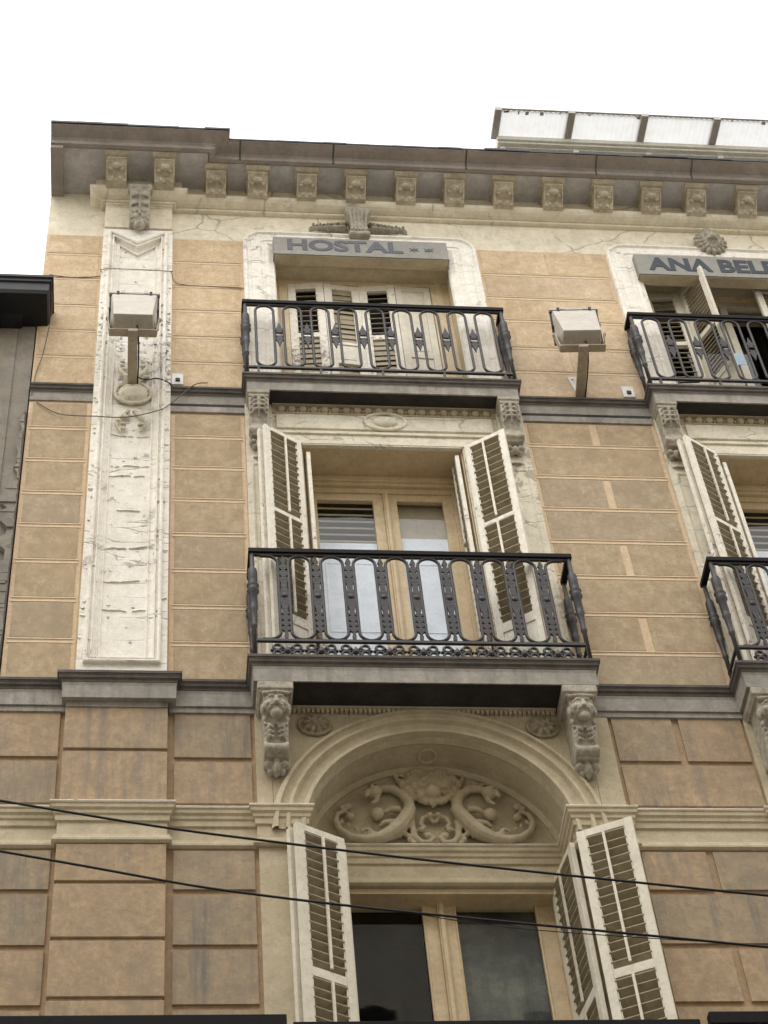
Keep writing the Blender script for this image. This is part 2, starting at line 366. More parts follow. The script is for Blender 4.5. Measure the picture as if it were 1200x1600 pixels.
UR = [18.215, 17.779, 17.375, 16.995, 16.555, 16.181, 15.745]
ML = [15.52, 15.164, 14.731, 14.307, 13.899, 13.47, 13.03, 12.581, 12.10]; MM = [15.40, 15.083, 14.667, 14.25, 13.818, 13.389, 12.97, 12.562, 12.10]
MR = [15.41, 15.09, 14.665, 14.239, 13.83, 13.398, 12.963, 12.525, 12.10]
fields(XL, -.53, UL, 0); fields(.105, .765, UM, 0); fields(2.99, .765 + DX3, UR, 0, vj=(3.62, 0)); fields(2.99 + DX3, XR, UR, 0, vj=(7.6, 0))
fields(XL, -.55, ML, 5); fields(.118, .725, MM, 5); fields(3.09, .725 + DX1, MR, 5, vj=(3.69, 0)); fields(3.09 + DX1, XR, MR, 5, vj=(7.6, 0))
# raised blocks on the first floor
def blocks(rows, m=2):
    w.mi = m
    for (xa, xb, za, zb) in rows:
        w.mi = 2 if random.random() < .6 else 8
        w.box(xa, xb, za, zb, 0, .022)
rw = [(11.405, 11.825), (10.98, 11.36), (10.235, 10.56), (9.79, 10.19), (9.335, 9.745), (8.90, 9.29), (8.46, 8.86), (8.0, 8.42)]
for za, zb in rw:
    blocks([(XL, -.62, za, zb), (.165, .69, za, zb)])
    for k, s in ((0, 3.72), (DX1, 7.3)):
        if rw.index((za, zb)) % 2 == 0: blocks([(3.262 + k, s - .02, za, zb), (s + .03, min(.70 + k + DX1, XR - .02), za, zb)])
        else: blocks([(3.262 + k, min(.70 + k + DX1, XR - .02), za, zb)])
for z0 in (0.9, 1.9, 2.9, 3.9, 4.9, 5.9, 6.9):
    blocks([(XL, -.62, z0, z0 + .8), (.165, .9, z0, z0 + .8), (3.0, 4.4, z0, z0 + .8)])
ob('wall', w, [TAN, CREAM, TL, TJ, JL, TANG, TAN2, TANG2, TL2], BLD)
# groove colour sheet behind the blocks
for xa, xb in ((XL, -.58), (.113, .72), (3.235, .72 + DX1), (3.235 + DX1, XR)):
    g = B(); g.box(xa, xb, 7.7, 11.87, .0, .005); ob('wall_ground_coat', g, TLG, BLD)

# body behind the facade and flat roof
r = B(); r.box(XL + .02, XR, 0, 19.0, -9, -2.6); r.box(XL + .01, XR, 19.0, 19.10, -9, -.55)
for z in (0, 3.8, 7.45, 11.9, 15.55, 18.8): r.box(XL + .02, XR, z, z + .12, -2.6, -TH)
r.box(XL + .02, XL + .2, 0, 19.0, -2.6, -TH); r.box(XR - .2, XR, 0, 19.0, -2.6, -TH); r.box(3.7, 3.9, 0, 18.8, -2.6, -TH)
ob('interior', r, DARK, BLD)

# ================================================================== CORNICE
c = B()
base = [(XL, .1), (.20, .1), (.20, .0), (XR, .0)]
prof = [(-.3, 19.005), (.40, 19.005), (.405, 18.985), (.45, 18.985), (.452, 19.04), (.462, 19.048), (.465, 19.062), (.50, 19.075), (.54, 19.085), (.575, 19.098), (.588, 19.10), (.588, 19.108), (-.3, 19.108)]
cb = [(XL, .1), (.04, .1), (.04, .0), (XR, .0)]
c.sweep(cb, prof)
c.mi = 1
c.box(XL, .435, 18.996, 19.003, 0, .495); c.box(.44, XR, 18.996, 19.003, 0, .395)
c.mi = 0
c.box(XL, XL + .12, 18.93, 18.996, .0, .53)           # return board over the gable
c.mi = 2                                               # lead joints
for x in (.73, 1.63, 2.93, 4.22, 5.18, 6.4, 7.6): c.sweep([(x, 0), (x + .018, 0)], [(.44, 18.982), (.4535, 18.982), (.4555, 19.038), (.4655, 19.046), (.4685, 19.060), (.503, 19.073), (.543, 19.083), (.578, 19.096), (.591, 19.098), (.591, 19.104), (.44, 19.104)])
ob('cornice', c, [CORN, CSOF, LTOP], BLD, bevel=.003)
c = B()
def zinc(xa, xb, d, z):
    n = int((xb - xa) / .22); 
    for i in range(n):
        a = xa + (xb - xa) * i / n; b_ = xa + (xb - xa) * (i + 1) / n; j = random.uniform(-.006, .006)
        c.hexa([(a, z, -.6), (a, z, d + j), (a, z + .028 + j, d + j), (a, z + .02, -.6), (b_, z, -.6), (b_, z, d + j), (b_, z + .028 + j, d + j), (b_, z + .02, -.6)])
zinc(XL, .635, .700, 19.11); zinc(.636, XR, .600, 19.11)
ob('roof_edge', c, ZINC, BLD)
# frieze band and ovolo under the modillions
c = B()
ov = [(-.02, 18.695), (.040, 18.695), (.046, 18.703), (.046, 18.716), (.036, 18.722), (.060, 18.724), (.092, 18.732), (.122, 18.748), (.143, 18.770), (.152, 18.795), (.150, 18.812), (.10, 18.818), (.10, 19.0), (-.02, 19.0)]
c.sweep([(-.53, 0), (-.53, .065), (.09, .065), (.09, 0), (XR, 0)], ov)
ob('cornice_ovolo', c, CREAM, BLD, smooth=False, label='cream rounded moulding below the modillions')
# modillions
def modillion(x, dd):
    m = B(); h = .095
    m.extr([(.09 + dd, 18.995), (.40 + dd, 18.995), (.40 + dd, 18.972), (.385 + dd, 18.965), (.37 + dd, 18.955), (.09 + dd, 18.955)], x - .115, x + .115)
    m.extr([(.09 + dd, 18.955), (.345 + dd, 18.955), (.345 + dd, 18.93), (.325 + dd, 18.92), (.30 + dd, 18.90), (.27 + dd, 18.87), (.24 + dd, 18.85), (.215 + dd, 18.83), (.20 + dd, 18.80), (.19 + dd, 18.775), (.09 + dd, 18.765)], x - h, x + h)
    m.ball(x, 18.885, .285 + dd, .055, .038, .035); m.ball(x, 18.868, .295 + dd, .02, .03, .03)
    for s in (-1, 1):
        m.ball(x + s * .024, 18.895, .305 + dd, .018, .012, .016); m.ball(x + s * .05, 18.86, .262 + dd, .026, .02, .02); m.ball(x + s * .035, 18.81, .20 + dd, .02, .035, .016)
        m.tube([(x + s * .088, 18.95, .34 + dd), (x + s * .088, 18.89, .30 + dd), (x + s * .088, 18.80, .215 + dd)], .007, 6)
    return m
mods = []
XM = [.514, .915, 1.389, 1.866, 2.356, 2.832, 3.316, 3.808, 4.31, 4.79, 5.246, 5.76, 6.24, 6.72, 7.2, 7.68, 8.16, 8.64]
m0 = ob('modillion', modillion(XM[0], 0), MOD, BLD, bevel=.003)
for x in XM[1:]: dup(m0, x - XM[0], BLD)
for x in (-.435, .020): ob('modillion', modillion(x, .1), MOD, BLD, bevel=.003)

# ================================================================== LEDGES
def ledgeprof(zt, h, hf, out, back=-.1):
    """top dark drip, ovolo, fascia"""
    return [(back, zt), (out, zt), (out, zt - .022), (out - .012, zt - .03), (out - .014, zt - .055), (out - .028, zt - .065), (out - .03, zt - .09), (out - .036, zt - h + hf), (out - .036, zt - h), (back, zt - h)]
def topdark(bb, plan, zt, out):
    bb.sweep(plan, [(-.05, zt - .027), (out - .008, zt - .027), (out - .010, zt - .057), (out - .024, zt - .067), (out - .026, zt - .088), (-.05, zt - .088)])
    bb.sweep(plan, [(-.05, zt + .001), (out + .004, zt + .001), (out + .004, zt - .024), (out + .001, zt - .026), (-.05, zt - .026)])
def ledge_plan(o3, pil, ax, hw, proj, dx):
    p = [(XL, 0)]
    if pil: p += [(pil[0], 0), (pil[0], pil[2]), (pil[1], pil[2]), (pil[1], 0)]
    for k in (0, dx): p += [(ax - hw + k, 0), (ax - hw + k, proj), (ax + hw + k, proj), (ax + hw + k, 0)]
    p += [(XR, 0)]
    return p
# ledge below 2nd floor : top z 12.11, out .08, balcony slab to .33
l = B(); pl = ledge_plan(None, (-.565, .125, .075), 1.923, 1.17, .25, DX1)
l.sweep(pl, ledgeprof(12.11, .235, .12, .085)); l.mi = 1; topdark(l, pl, 12.11, .085)
l.mi = 0
for xa, xb, dd in ((XL, -.58, .0), (-.58, .118, .05), (.125, .73, .0), (3.12, .73 + DX1, 0), (3.12 + DX1, XR, 0)): l.box(xa, xb, 11.825, 11.874, 0, .035 + dd)
ob('string_course', l, [LEDGE, LTOP], BLD, bevel=.002)
# ledge below 3rd floor
l = B(); pl = [(.105, 0)] + ledge_plan(None, None, 1.90, 1.14, .17, DX3)[1:]
l.sweep(pl, ledgeprof(15.745, .20, .10, .05)); l.mi = 1; topdark(l, pl, 15.745, .05)
l.mi = 0
for xa, xb in ((.105, .73), (3.09, .73 + DX3), (3.09 + DX3, XR)): l.box(xa, xb, 15.425, 15.50, 0, .02)
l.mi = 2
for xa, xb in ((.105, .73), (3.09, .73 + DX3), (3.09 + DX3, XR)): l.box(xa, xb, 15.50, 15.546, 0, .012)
l.mi = 0; l.sweep([(XL, 0), (-.53, 0)], ledgeprof(15.745, .20, .10, .05)); l.mi = 1; topdark(l, [(XL, 0), (-.53, 0)], 15.745, .05)
ob('string_course', l, [LEDGE, LTOP, SOFF], BLD, bevel=.002)
# balcony slab undersides
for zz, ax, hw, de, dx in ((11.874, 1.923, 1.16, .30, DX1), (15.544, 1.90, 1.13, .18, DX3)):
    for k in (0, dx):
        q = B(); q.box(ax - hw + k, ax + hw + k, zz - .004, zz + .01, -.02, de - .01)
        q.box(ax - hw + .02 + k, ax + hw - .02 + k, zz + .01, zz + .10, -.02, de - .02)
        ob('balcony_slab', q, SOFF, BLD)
# impost course with the tympanum sill
ip = [(-.1, 10.92), (.058, 10.92), (.058, 10.905), (.05, 10.895), (.048, 10.87), (.035, 10.855), (.033, 10.83), (.022, 10.82), (.020, 10.775), (.006, 10.77), (.006, 10.655), (.022, 10.65), (.026, 10.625), (.036, 10.615), (.036, 10.595), (.02, 10.58), (-.1, 10.58)]
plan = [(XL, 0), (-.585, 0), (-.585, .055), (.118, .055), (.118, 0), (.72, 0), (.72, .03), (1.036, .03), (1.036, -.36), (2.854, -.36), (2.854, .03), (3.233, .03), (3.233, 0)]
plan += [(x + DX1, d) for x, d in plan[5:]] + [(XR, 0)]
l = B(); l.sweep(plan, ip); l.mi = 1
l.sweep(plan, [(-.05, 10.922), (.060, 10.922), (.060, 10.914), (-.05, 10.914)])
ob('impost_course', l, [CREAM2, PEEL], BLD, bevel=.002)

# ================================================================== PILASTER
p = B()
for i, (za, zb) in enumerate([(11.435, 11.87), (10.93, 11.405), (10.262, 10.57), (9.809, 10.235), (9.356, 9.78), (8.90, 9.325), (8.45, 8.87), (8.0, 8.42), (7.5, 7.96)]):
    p.box(-.585, .118, za, zb, -.1, .075)
    if i < 8: p.box(-.570, .105, za - .04, za, -.1, .058)
p.box(-.565, .10, 0, 7.5, -.1, .05)
ob('pilaster_base', p, TL, BLD, bevel=.004)
p = B(); xl, xr, xm = -.535, .108, -.215
def ring(i, zt=18.27, zb=12.112):
    """pilaster outline with a notch in the top when i>0"""
    v = max(0., i)
    if i <= 0: return [(xl, zb), (xl, zt), (xm, zt), (xr, zt), (xr, zb)]
    return [(xl + v, zb + v + .13), (xl + v, zt - v * 1.9 + .05), (xm, zt - .17 - 1.5 * v), (xr - v, zt - v * 1.9 + .05), (xr - v, zb + v + .13)]
steps = [(0, 0.), (0, .055), (.045, .055), (.047, .082), (.060, .088), (.074, .080), (.076, .060), (.092, .056), (.094, .074), (.104, .074), (.107, .040), (.130, .022), (.146, .022), (.149, .030), (.158, .030), (.160, .008), (.21, .004)]
rings = []
for i, d in steps:
    if i == .045:   # plain face down to the frame
        pass
    rings.append([p.v(x, z, d) for x, z in ring(i if i else 0)])
for a, b_ in zip(rings, rings[1:]):
    for j in range(5): p.f([a[j], a[(j + 1) % 5], b_[(j + 1) % 5], b_[j]])
p.f(rings[-1])
ob('pilaster', p, PEEL, BLD, bevel=.002)
# oval boss, scrolled leaves round it, lumps of peeled plaster
p = B()
p.ball(xm + .01, 15.65, .03, .125, .125, .045, 3); p.ball(xm + .01, 15.65, .055, .105, .10, .03, 3)
p.tube([(xm + .01 + .15 * math.cos(a), 15.65 + .145 * math.sin(a), .03) for a in [2 * math.pi * i / 28 for i in range(28)]], .016, 8, True)
random.seed(3)
for s in (-1, 1):
    for zc, dirn in ((15.86, 1), (15.40, -1)):
        pts = [(xm + s * (.02 + .10 * math.sin(t * 2.6)), zc + dirn * t * .30, .03) for t in [i / 8 for i in range(9)]]
        p.tube(pts, [.022 - .0016 * i for i in range(9)], 7)
        for i in range(5): p.ball(xm + s * random.uniform(.04, .12), zc + dirn * (.03 + .055 * i), .03, .03, .022, .02, 2, s * .6)
ob('pilaster_boss', p, PEELC, BLD, remesh=.007)
p = B()
for i in range(330):
    x = random.choice((xl + abs(random.gauss(.02, .03)), xr - abs(random.gauss(.03, .035)), random.uniform(xl + .015, xr - .02))); z = random.gauss(16.3, .4) if i < 120 else random.uniform(12.5, 18.1)
    if not xl + .012 < x < xr - .012: continue
    if abs(x - xm) < .12 and abs(z - 15.65) < .15: continue
    r_ = random.uniform(.006, .026) if i < 120 else random.uniform(.004, .017); a = random.uniform(0, 6.28)
    e = min(abs(x - xl), abs(xr - x)); dz = .052 if e < .045 else (.058 if e < .10 else (.02 if e < .15 else .003))
    n = random.randint(5, 7); q = [(x + r_ * random.uniform(.5, 1.2) * math.cos(a + 6.28 * j / n), z + r_ * random.uniform(.4, 1.1) * math.sin(a + 6.28 * j / n)) for j in range(n)]
    top = random.uniform(.004, .013)
    A = [p.v(u, v_, dz) for u, v_ in q]; c0 = p.v(x, z, dz + top * .7); Bv = [p.v(u, v_, dz + top * (1 if v_ < z else .3)) for u, v_ in q]
    for j in range(n): p.f([A[j], A[(j + 1) % n], Bv[(j + 1) % n], Bv[j]]); p.f([Bv[j], Bv[(j + 1) % n], c0])
ob('paint_flakes', p, PEELH, BLD, kind='stuff')
p = B()
for sx0, sx1 in ((xl + .004, xl + .06), (xr - .10, xr - .004), (xm - .16, xm - .06), (xm + .05, xm + .13)):
    z = 15.80
    while z < 16.75:
        hh = random.uniform(.05, .14); wd = sx1 - sx0; xa = sx0 + random.uniform(0, wd * .4); xb = sx1 - random.uniform(0, wd * .4)
        dd = .056 if sx0 > xr - .2 or sx0 < xl + .05 else .006
        n = 7; zc = z + hh / 2; xc = (xa + xb) / 2
        p.prism([(xc + (xb - xa) / 2 * random.uniform(.6, 1.05) * math.cos(6.28 * j / n), zc + hh / 2 * random.uniform(.6, 1.1) * math.sin(6.28 * j / n)) for j in range(n)], dd - .03, dd + random.uniform(.001, .005))
        z += hh * random.uniform(.9, 1.8)
ob('bare_patches', p, PEELH, BLD, kind='stuff')
p = B(); random.seed(21)
for z, xa_, xb_ in ((15.08, -.40, -.03), (14.66, -.36, -.02), (14.53, -.37, -.09), (13.62, -.40, -.04), (13.24, -.42, .02), (12.92, -.38, -.05), (14.1, -.3, -.12), (17.05, -.42, -.05), (13.0, .03, .10), (14.3, -.53, -.47), (13.55, .03, .10), (14.9, .03, .10), (15.1, -.52, -.45), (12.8, -.53, -.46)):
    x = xa_; zz = z
    while x < xb_:
        x2 = min(x + random.uniform(.012, .035), xb_); z2 = zz + random.uniform(-.008, .008); h_ = random.uniform(.006, .020)
        dd = .056 if (x > .02 or x < -.44) else .006
        if random.random() < .86: p.hexa([(x, zz, dd - .004), (x2, z2, dd - .004), (x2, z2, dd + .009), (x, zz, dd + .010), (x, zz + h_, dd - .004), (x2, z2 + h_, dd - .004), (x2, z2 + h_, dd + .001), (x, zz + h_, dd + .001)])
        x, zz = x2, z2
ob('lifted_plaster_edges', p, PEEL, BLD, kind='stuff')
# capital block, cracked top frieze, console
p = B(); p.box(-.53, .103, 18.30, 18.70, -.05, .06); p.sweep([(-.53, .06), (.103, .06)], [(-.05, 18.66), (.004, 18.66), (.01, 18.672), (.03, 18.68), (.03, 18.70), (-.05, 18.70)])
ob('pilaster_capital', p, CREAM, BLD, bevel=.004)
p = B(); cx = -.205
p.extr([(.05, 18.80), (.235, 18.80), (.245, 18.76), (.235, 18.70), (.20, 18.62), (.165, 18.52), (.145, 18.42), (.14, 18.33), (.12, 18.29), (.09, 18.27), (.05, 18.27)], cx - .095, cx + .095)
p.cyl_x(cx - .115, cx + .115, 18.765, .205, .055, 16)
p.ball(cx, 18.25, .115, .055, .055, .045, 3); p.ball(cx, 18.25, .15, .022, .022, .02, 2)
for s in (-1, 1):
    for z, d in ((18.66, .215), (18.56, .18), (18.46, .155), (18.37, .145)): p.ball(cx + s * .05, z, d, .036, .05, .022, 2, s * .5)
    p.tube([(cx + s * .088, 18.72, .235), (cx + s * .088, 18.60, .20), (cx + s * .088, 18.45, .158), (cx + s * .075, 18.32, .145)], .011, 7)
    p.ball(cx + s * .045, 18.30, .12, .03, .03, .03)
p.tube([(cx, 18.70, .24), (cx, 18.56, .19), (cx, 18.40, .155)], .013, 7)
ob('console', p, CARVD, BLD, remesh=.0065)

# ================================================================== THIRD FLOOR BAY
def rounded(xa, xb, z0, zt, r_, n=7):
    P = [(xa, z0)]
    P += [(xa + r_ - r_ * math.cos(t), zt - r_ + r_ * math.sin(t)) for t in [math.pi / 2 * i / n for i in range(n + 1)]]
    P += [(xb - r_ + r_ * math.sin(t), zt - r_ + r_ * math.cos(t)) for t in [math.pi / 2 * i / n for i in range(n + 1)]]
    return P + [(xb, z0)]
q = B(); q.frame(rounded(.765, 2.985, 15.747, 18.345, .20), [(0, 0), (0, .045), (.012, .058), (.03, .058), (.045, .040), (.07, .036), (.078, .046), (.16, .046), (.17, .036), (.2, .034), (.205, .050), (.235, .052), (.262, .038), (.285, .030)])
rr = q.frame([(1.050, 15.747), (1.050, 18.06), (2.7, 18.06), (2.7, 15.747)], [(-.06, .030), (0, .028), (.012, .0)])
q.box(1.04, 2.71, 17.86, 18.075, .001, .025)
S3 = ob('window_surround', q, PEEL, BLD, label='peeling white surround with rounded upper corners'); dup(S3, DX3, BLD)
# jambs and soffit lining of the reveal
q = B(); q.box(1.05, 1.062, 15.75, 17.86, -.2, -.001); q.box(2.698, 2.71, 15.75, 17.86, -.2, -.001); q.box(1.05, 2.71, 17.845, 17.8745, -.2, .0005)
rv = ob('window_reveal', q, CREAM2, BLD); dup(rv, DX3, BLD)

def leaf_tf(hx, hd, ang):
    ca, sa = math.cos(ang), math.sin(ang)
    return lambda u, z, t: (hx + u * ca - t * sa, z, hd + u * sa + t * ca)
def leaf(hx, hd, ang, w_, z0, z1, secs, M1, M2, rod=1, stile=.052, pitch=.052, name='shutter', th=.034, lab=None, tilt=R(38)):
    """secs: (za, zb, 'l'|'p'). u runs along the leaf from the hinge, t is the thickness; rod on the t>0 side if rod=1"""
    tf = leaf_tf(hx, hd, ang)
    b = B(tf); b.box(0, stile, z0, z1, -th / 2, th / 2); b.box(w_ - stile, w_, z0, z1, -th / 2, th / 2)
    zs = sorted(secs, key=lambda s: s[0]); prev = z0
    for za, zb, k in zs:
        b.box(stile, w_ - stile, prev, za, -th / 2 + .002, th / 2 - .002); prev = zb
        if k == 'p':
            b.box(stile, w_ - stile, za, zb, -.006, .006)
            b.box(stile + .03, w_ - stile - .03, za + .035, zb - .035, -.011, .011)
        else:
            for s_ in (1, -1):     # thin inner bead
                b.box(stile, stile + .008, za, zb, s_ * (th / 2 - .010), s_ * (th / 2 - .002)); b.box(w_ - stile - .008, w_ - stile, za, zb, s_ * (th / 2 - .010), s_ * (th / 2 - .002))
    b.box(stile, w_ - stile, prev, z1, -th / 2 + .002, th / 2 - .002)
    o = ob(name, b, M1, BLD, bevel=.003, label=lab)
    for za, zb, k in secs:
        if k not in 'lc': continue
        s = B(tf)
        n = int((zb - za) / pitch)
        for i in range(n):
            zc = za + (i + .5) * (zb - za) / n; ww = pitch * (.41 if pitch > .07 and rod else .29) if k == 'l' else .041; tl_ = tilt if k == 'l' else R(82); tt = .0035; j = random.uniform(-.004, .004); c_, s_ = math.cos(tl_ + random.gauss(0, .07)) * ww, math.sin(tl_ + random.gauss(0, .07)) * ww
            vz = -1 if rod == 1 else 1; c_ *= vz
            s.hexa([(stile, zc + s_ + tt + j, -c_), (stile, zc - s_ + tt + j, c_), (stile, zc - s_ - tt + j, c_), (stile, zc + s_ - tt + j, -c_),
                    (w_ - stile, zc + s_ + tt, -c_), (w_ - stile, zc - s_ + tt, c_), (w_ - stile, zc - s_ - tt, c_), (w_ - stile, zc + s_ - tt, -c_)])
        ob('louvre', s, M2, o)
    if rod:
        for za, zb, k in secs:
            if k in 'lc': s = B(tf); s.box(w_ * .47 - .009, w_ * .47 + .009, za + .015, zb - .01, rod * (.020), rod * (.034)); ob('tilt_rod', s, M1, o)
    return o
# closed shutters of the hostal window
for i, x in enumerate((1.185, 1.52, 1.855, 2.19)):
    if i in (0, 2): secs = [(15.85, 16.25, 'p'), (16.33, 16.89, 'c'), (16.96, 17.70, 'l')]
    elif i == 1: secs = [(15.85, 16.25, 'p'), (16.30, 16.48, 'c'), (16.52, 16.78, 'p'), (16.82, 17.70, 'c')]
    else: secs = [(15.85, 16.60, 'p'), (16.68, 17.70, 'p')]
    leaf(x, (-.20, -.172, -.20, -.172)[i], R((5, -5, 5, -3)[i]), .333, 15.77, 17.79 - .012 * (i % 2), secs, SHUT if i != 3 else SHUTC, SLATC, rod=0, stile=.066, pitch=.075, lab='solid panelled shutter without louvres' if i == 3 else None)
q = B(); q.box(1.062, 1.18, 15.75, 17.844, -.22, -.17); q.box(2.53, 2.698, 15.75, 17.844, -.22, -.17); q.box(1.18, 2.53, 17.79, 17.844, -.22, -.17)
q.box(1.10, 1.14, 15.75, 17.86, -.17, -.163); q.box(2.58, 2.64, 15.75, 17.86, -.17, -.163)
ob('window_frame', q, DOORP, BLD, bevel=.003)
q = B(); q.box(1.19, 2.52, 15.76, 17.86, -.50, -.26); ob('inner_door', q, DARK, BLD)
# part open shutters of the second window
k = DX3
leaf(1.09 + k, -.19, R(4), .35, 15.77, 17.83, [(15.85, 16.25, 'p'), (16.32, 16.93, 'l'), (16.99, 17.72, 'l')], SHUTC, SLATC, rod=0, stile=.066, pitch=.07)
leaf(1.455 + k, -.165, R(64), .35, 15.77, 17.83, [(15.85, 16.25, 'p'), (16.32, 16.93, 'l'), (16.99, 17.74, 'l')], SHUTC, SLATC, rod=0, stile=.05)
leaf(2.15 + k, -.05, R(-8), .34, 15.77, 17.83, [(15.85, 16.25, 'p'), (16.32, 16.93, 'l'), (16.99, 17.72, 'l')], SHUTC, SLATC, rod=-1, stile=.06)
fr = B(); fr.box(1.062 + k, 1.11 + k, 15.75, 17.873, -.34, -.28); fr.box(2.65 + k, 2.698 + k, 15.75, 17.873, -.34, -.28); fr.box(1.11 + k, 2.65 + k, 17.79, 17.873, -.34, -.28)
fr.box(1.86 + k, 1.93 + k, 15.75, 17.79, -.34, -.275); fr.box(1.11 + k, 1.86 + k, 15.75, 15.95, -.34, -.285); fr.box(1.93 + k, 2.65 + k, 15.75, 15.95, -.34, -.285)
W3 = ob('window', fr, SHUTC, BLD, bevel=.003)
q = B(); q.sheet(1.11 + k, 1.86 + k, 15.95, 17.79, -.315); q.sheet(1.93 + k, 2.65 + k, 15.95, 17.79, -.315); ob('pane', q, GLASS, W3)

# keystone with garlands over the hostal sign
q = B(); kx = 1.875
K = [(18.67, .115, .13), (18.64, .118, .16), (18.58, .112, .165), (18.50, .088, .140), (18.42, .078, .122), (18.34, .080, .115), (18.28, .092, .12), (18.245, .09, .11)]
for (z0, w0, d0), (z1, w1, d1) in zip(K, K[1:]): q.hexa([(kx - w0, z0, .03), (kx + w0, z0, .03), (kx + w0, z0, d0), (kx - w0, z0, d0), (kx - w1, z1, .03), (kx + w1, z1, .03), (kx + w1, z1, d1), (kx - w1, z1, d1)])
q.cyl_x(kx - .125, kx + .125, 18.64, .125, .042, 14); q.cyl_x(kx - .10, kx + .10, 18.262, .095, .036, 14, .1)
for i in range(-2, 3): q.tube([(kx + i * .046, 18.62, .172), (kx + i * .040, 18.55, .163), (kx + i * .034, 18.45, .138), (kx + i * .033, 18.35, .122), (kx + i * .036, 18.30, .125)], .0135, 7)
for i in range(-3, 4): q.ball(kx + i * .034, 18.685, .12, .017, .022, .03)
for s in (-1, 1):
    for t in range(10):
        xx = kx + s * (.125 + t * .034); zz = 18.45 - .003 * t; g_ = 1 - .05 * t
        q.ball(xx, zz + .045 * g_, .055, .030, .020 * g_, .05 * g_, 2, -s * .7); q.ball(xx + s * .014, zz - .035 * g_, .06, .028, .022 * g_, .05 * g_, 2, s * .7)
        if t % 2: q.ball(xx, zz + .005, .085, .016, .016, .03)
    q.tube([(kx + s * .475, 18.385, .045), (kx + s * .40, 18.40, .05), (kx + s * .1, 18.43, .05)], [.010, .014, .018], 7)
    q.tube([(kx + s * .40, 18.44, .045), (kx + s * .44, 18.46, .045), (kx + s * .47, 18.42, .045)], .010, 6)
ob('keystone', q, CARVD, BLD, remesh=.0052)
# lion rosette over the second sign
q = B(); kx = 5.33; kz = 18.41
for i in range(16):
    a = 2 * math.pi * i / 16; q.ball(kx + .125 * math.cos(a), kz + .125 * math.sin(a) * 1.35, .06, .045, .024, .035, 2, a)
    a += .2; q.ball(kx + .09 * math.cos(a), kz + .12 * math.sin(a), .085, .035, .02, .03, 2, a)
q.ball(kx, kz, .09, .085, .11, .06, 3); q.ball(kx, kz - .03, .15, .035, .04, .035); q.ball(kx, kz + .02, .145, .02, .05, .03)
for s in (-1, 1): q.ball(kx + s * .045, kz + .035, .135, .026, .02, .02); q.ball(kx + s * .03, kz - .045, .14, .028, .022, .025); q.ball(kx + s * .06, kz + .10, .09, .03, .03, .03)
q.ball(kx, kz + .21, .06, .05, .05, .035)
ob('lion_rosette', q, CARVD, BLD, remesh=.0065)

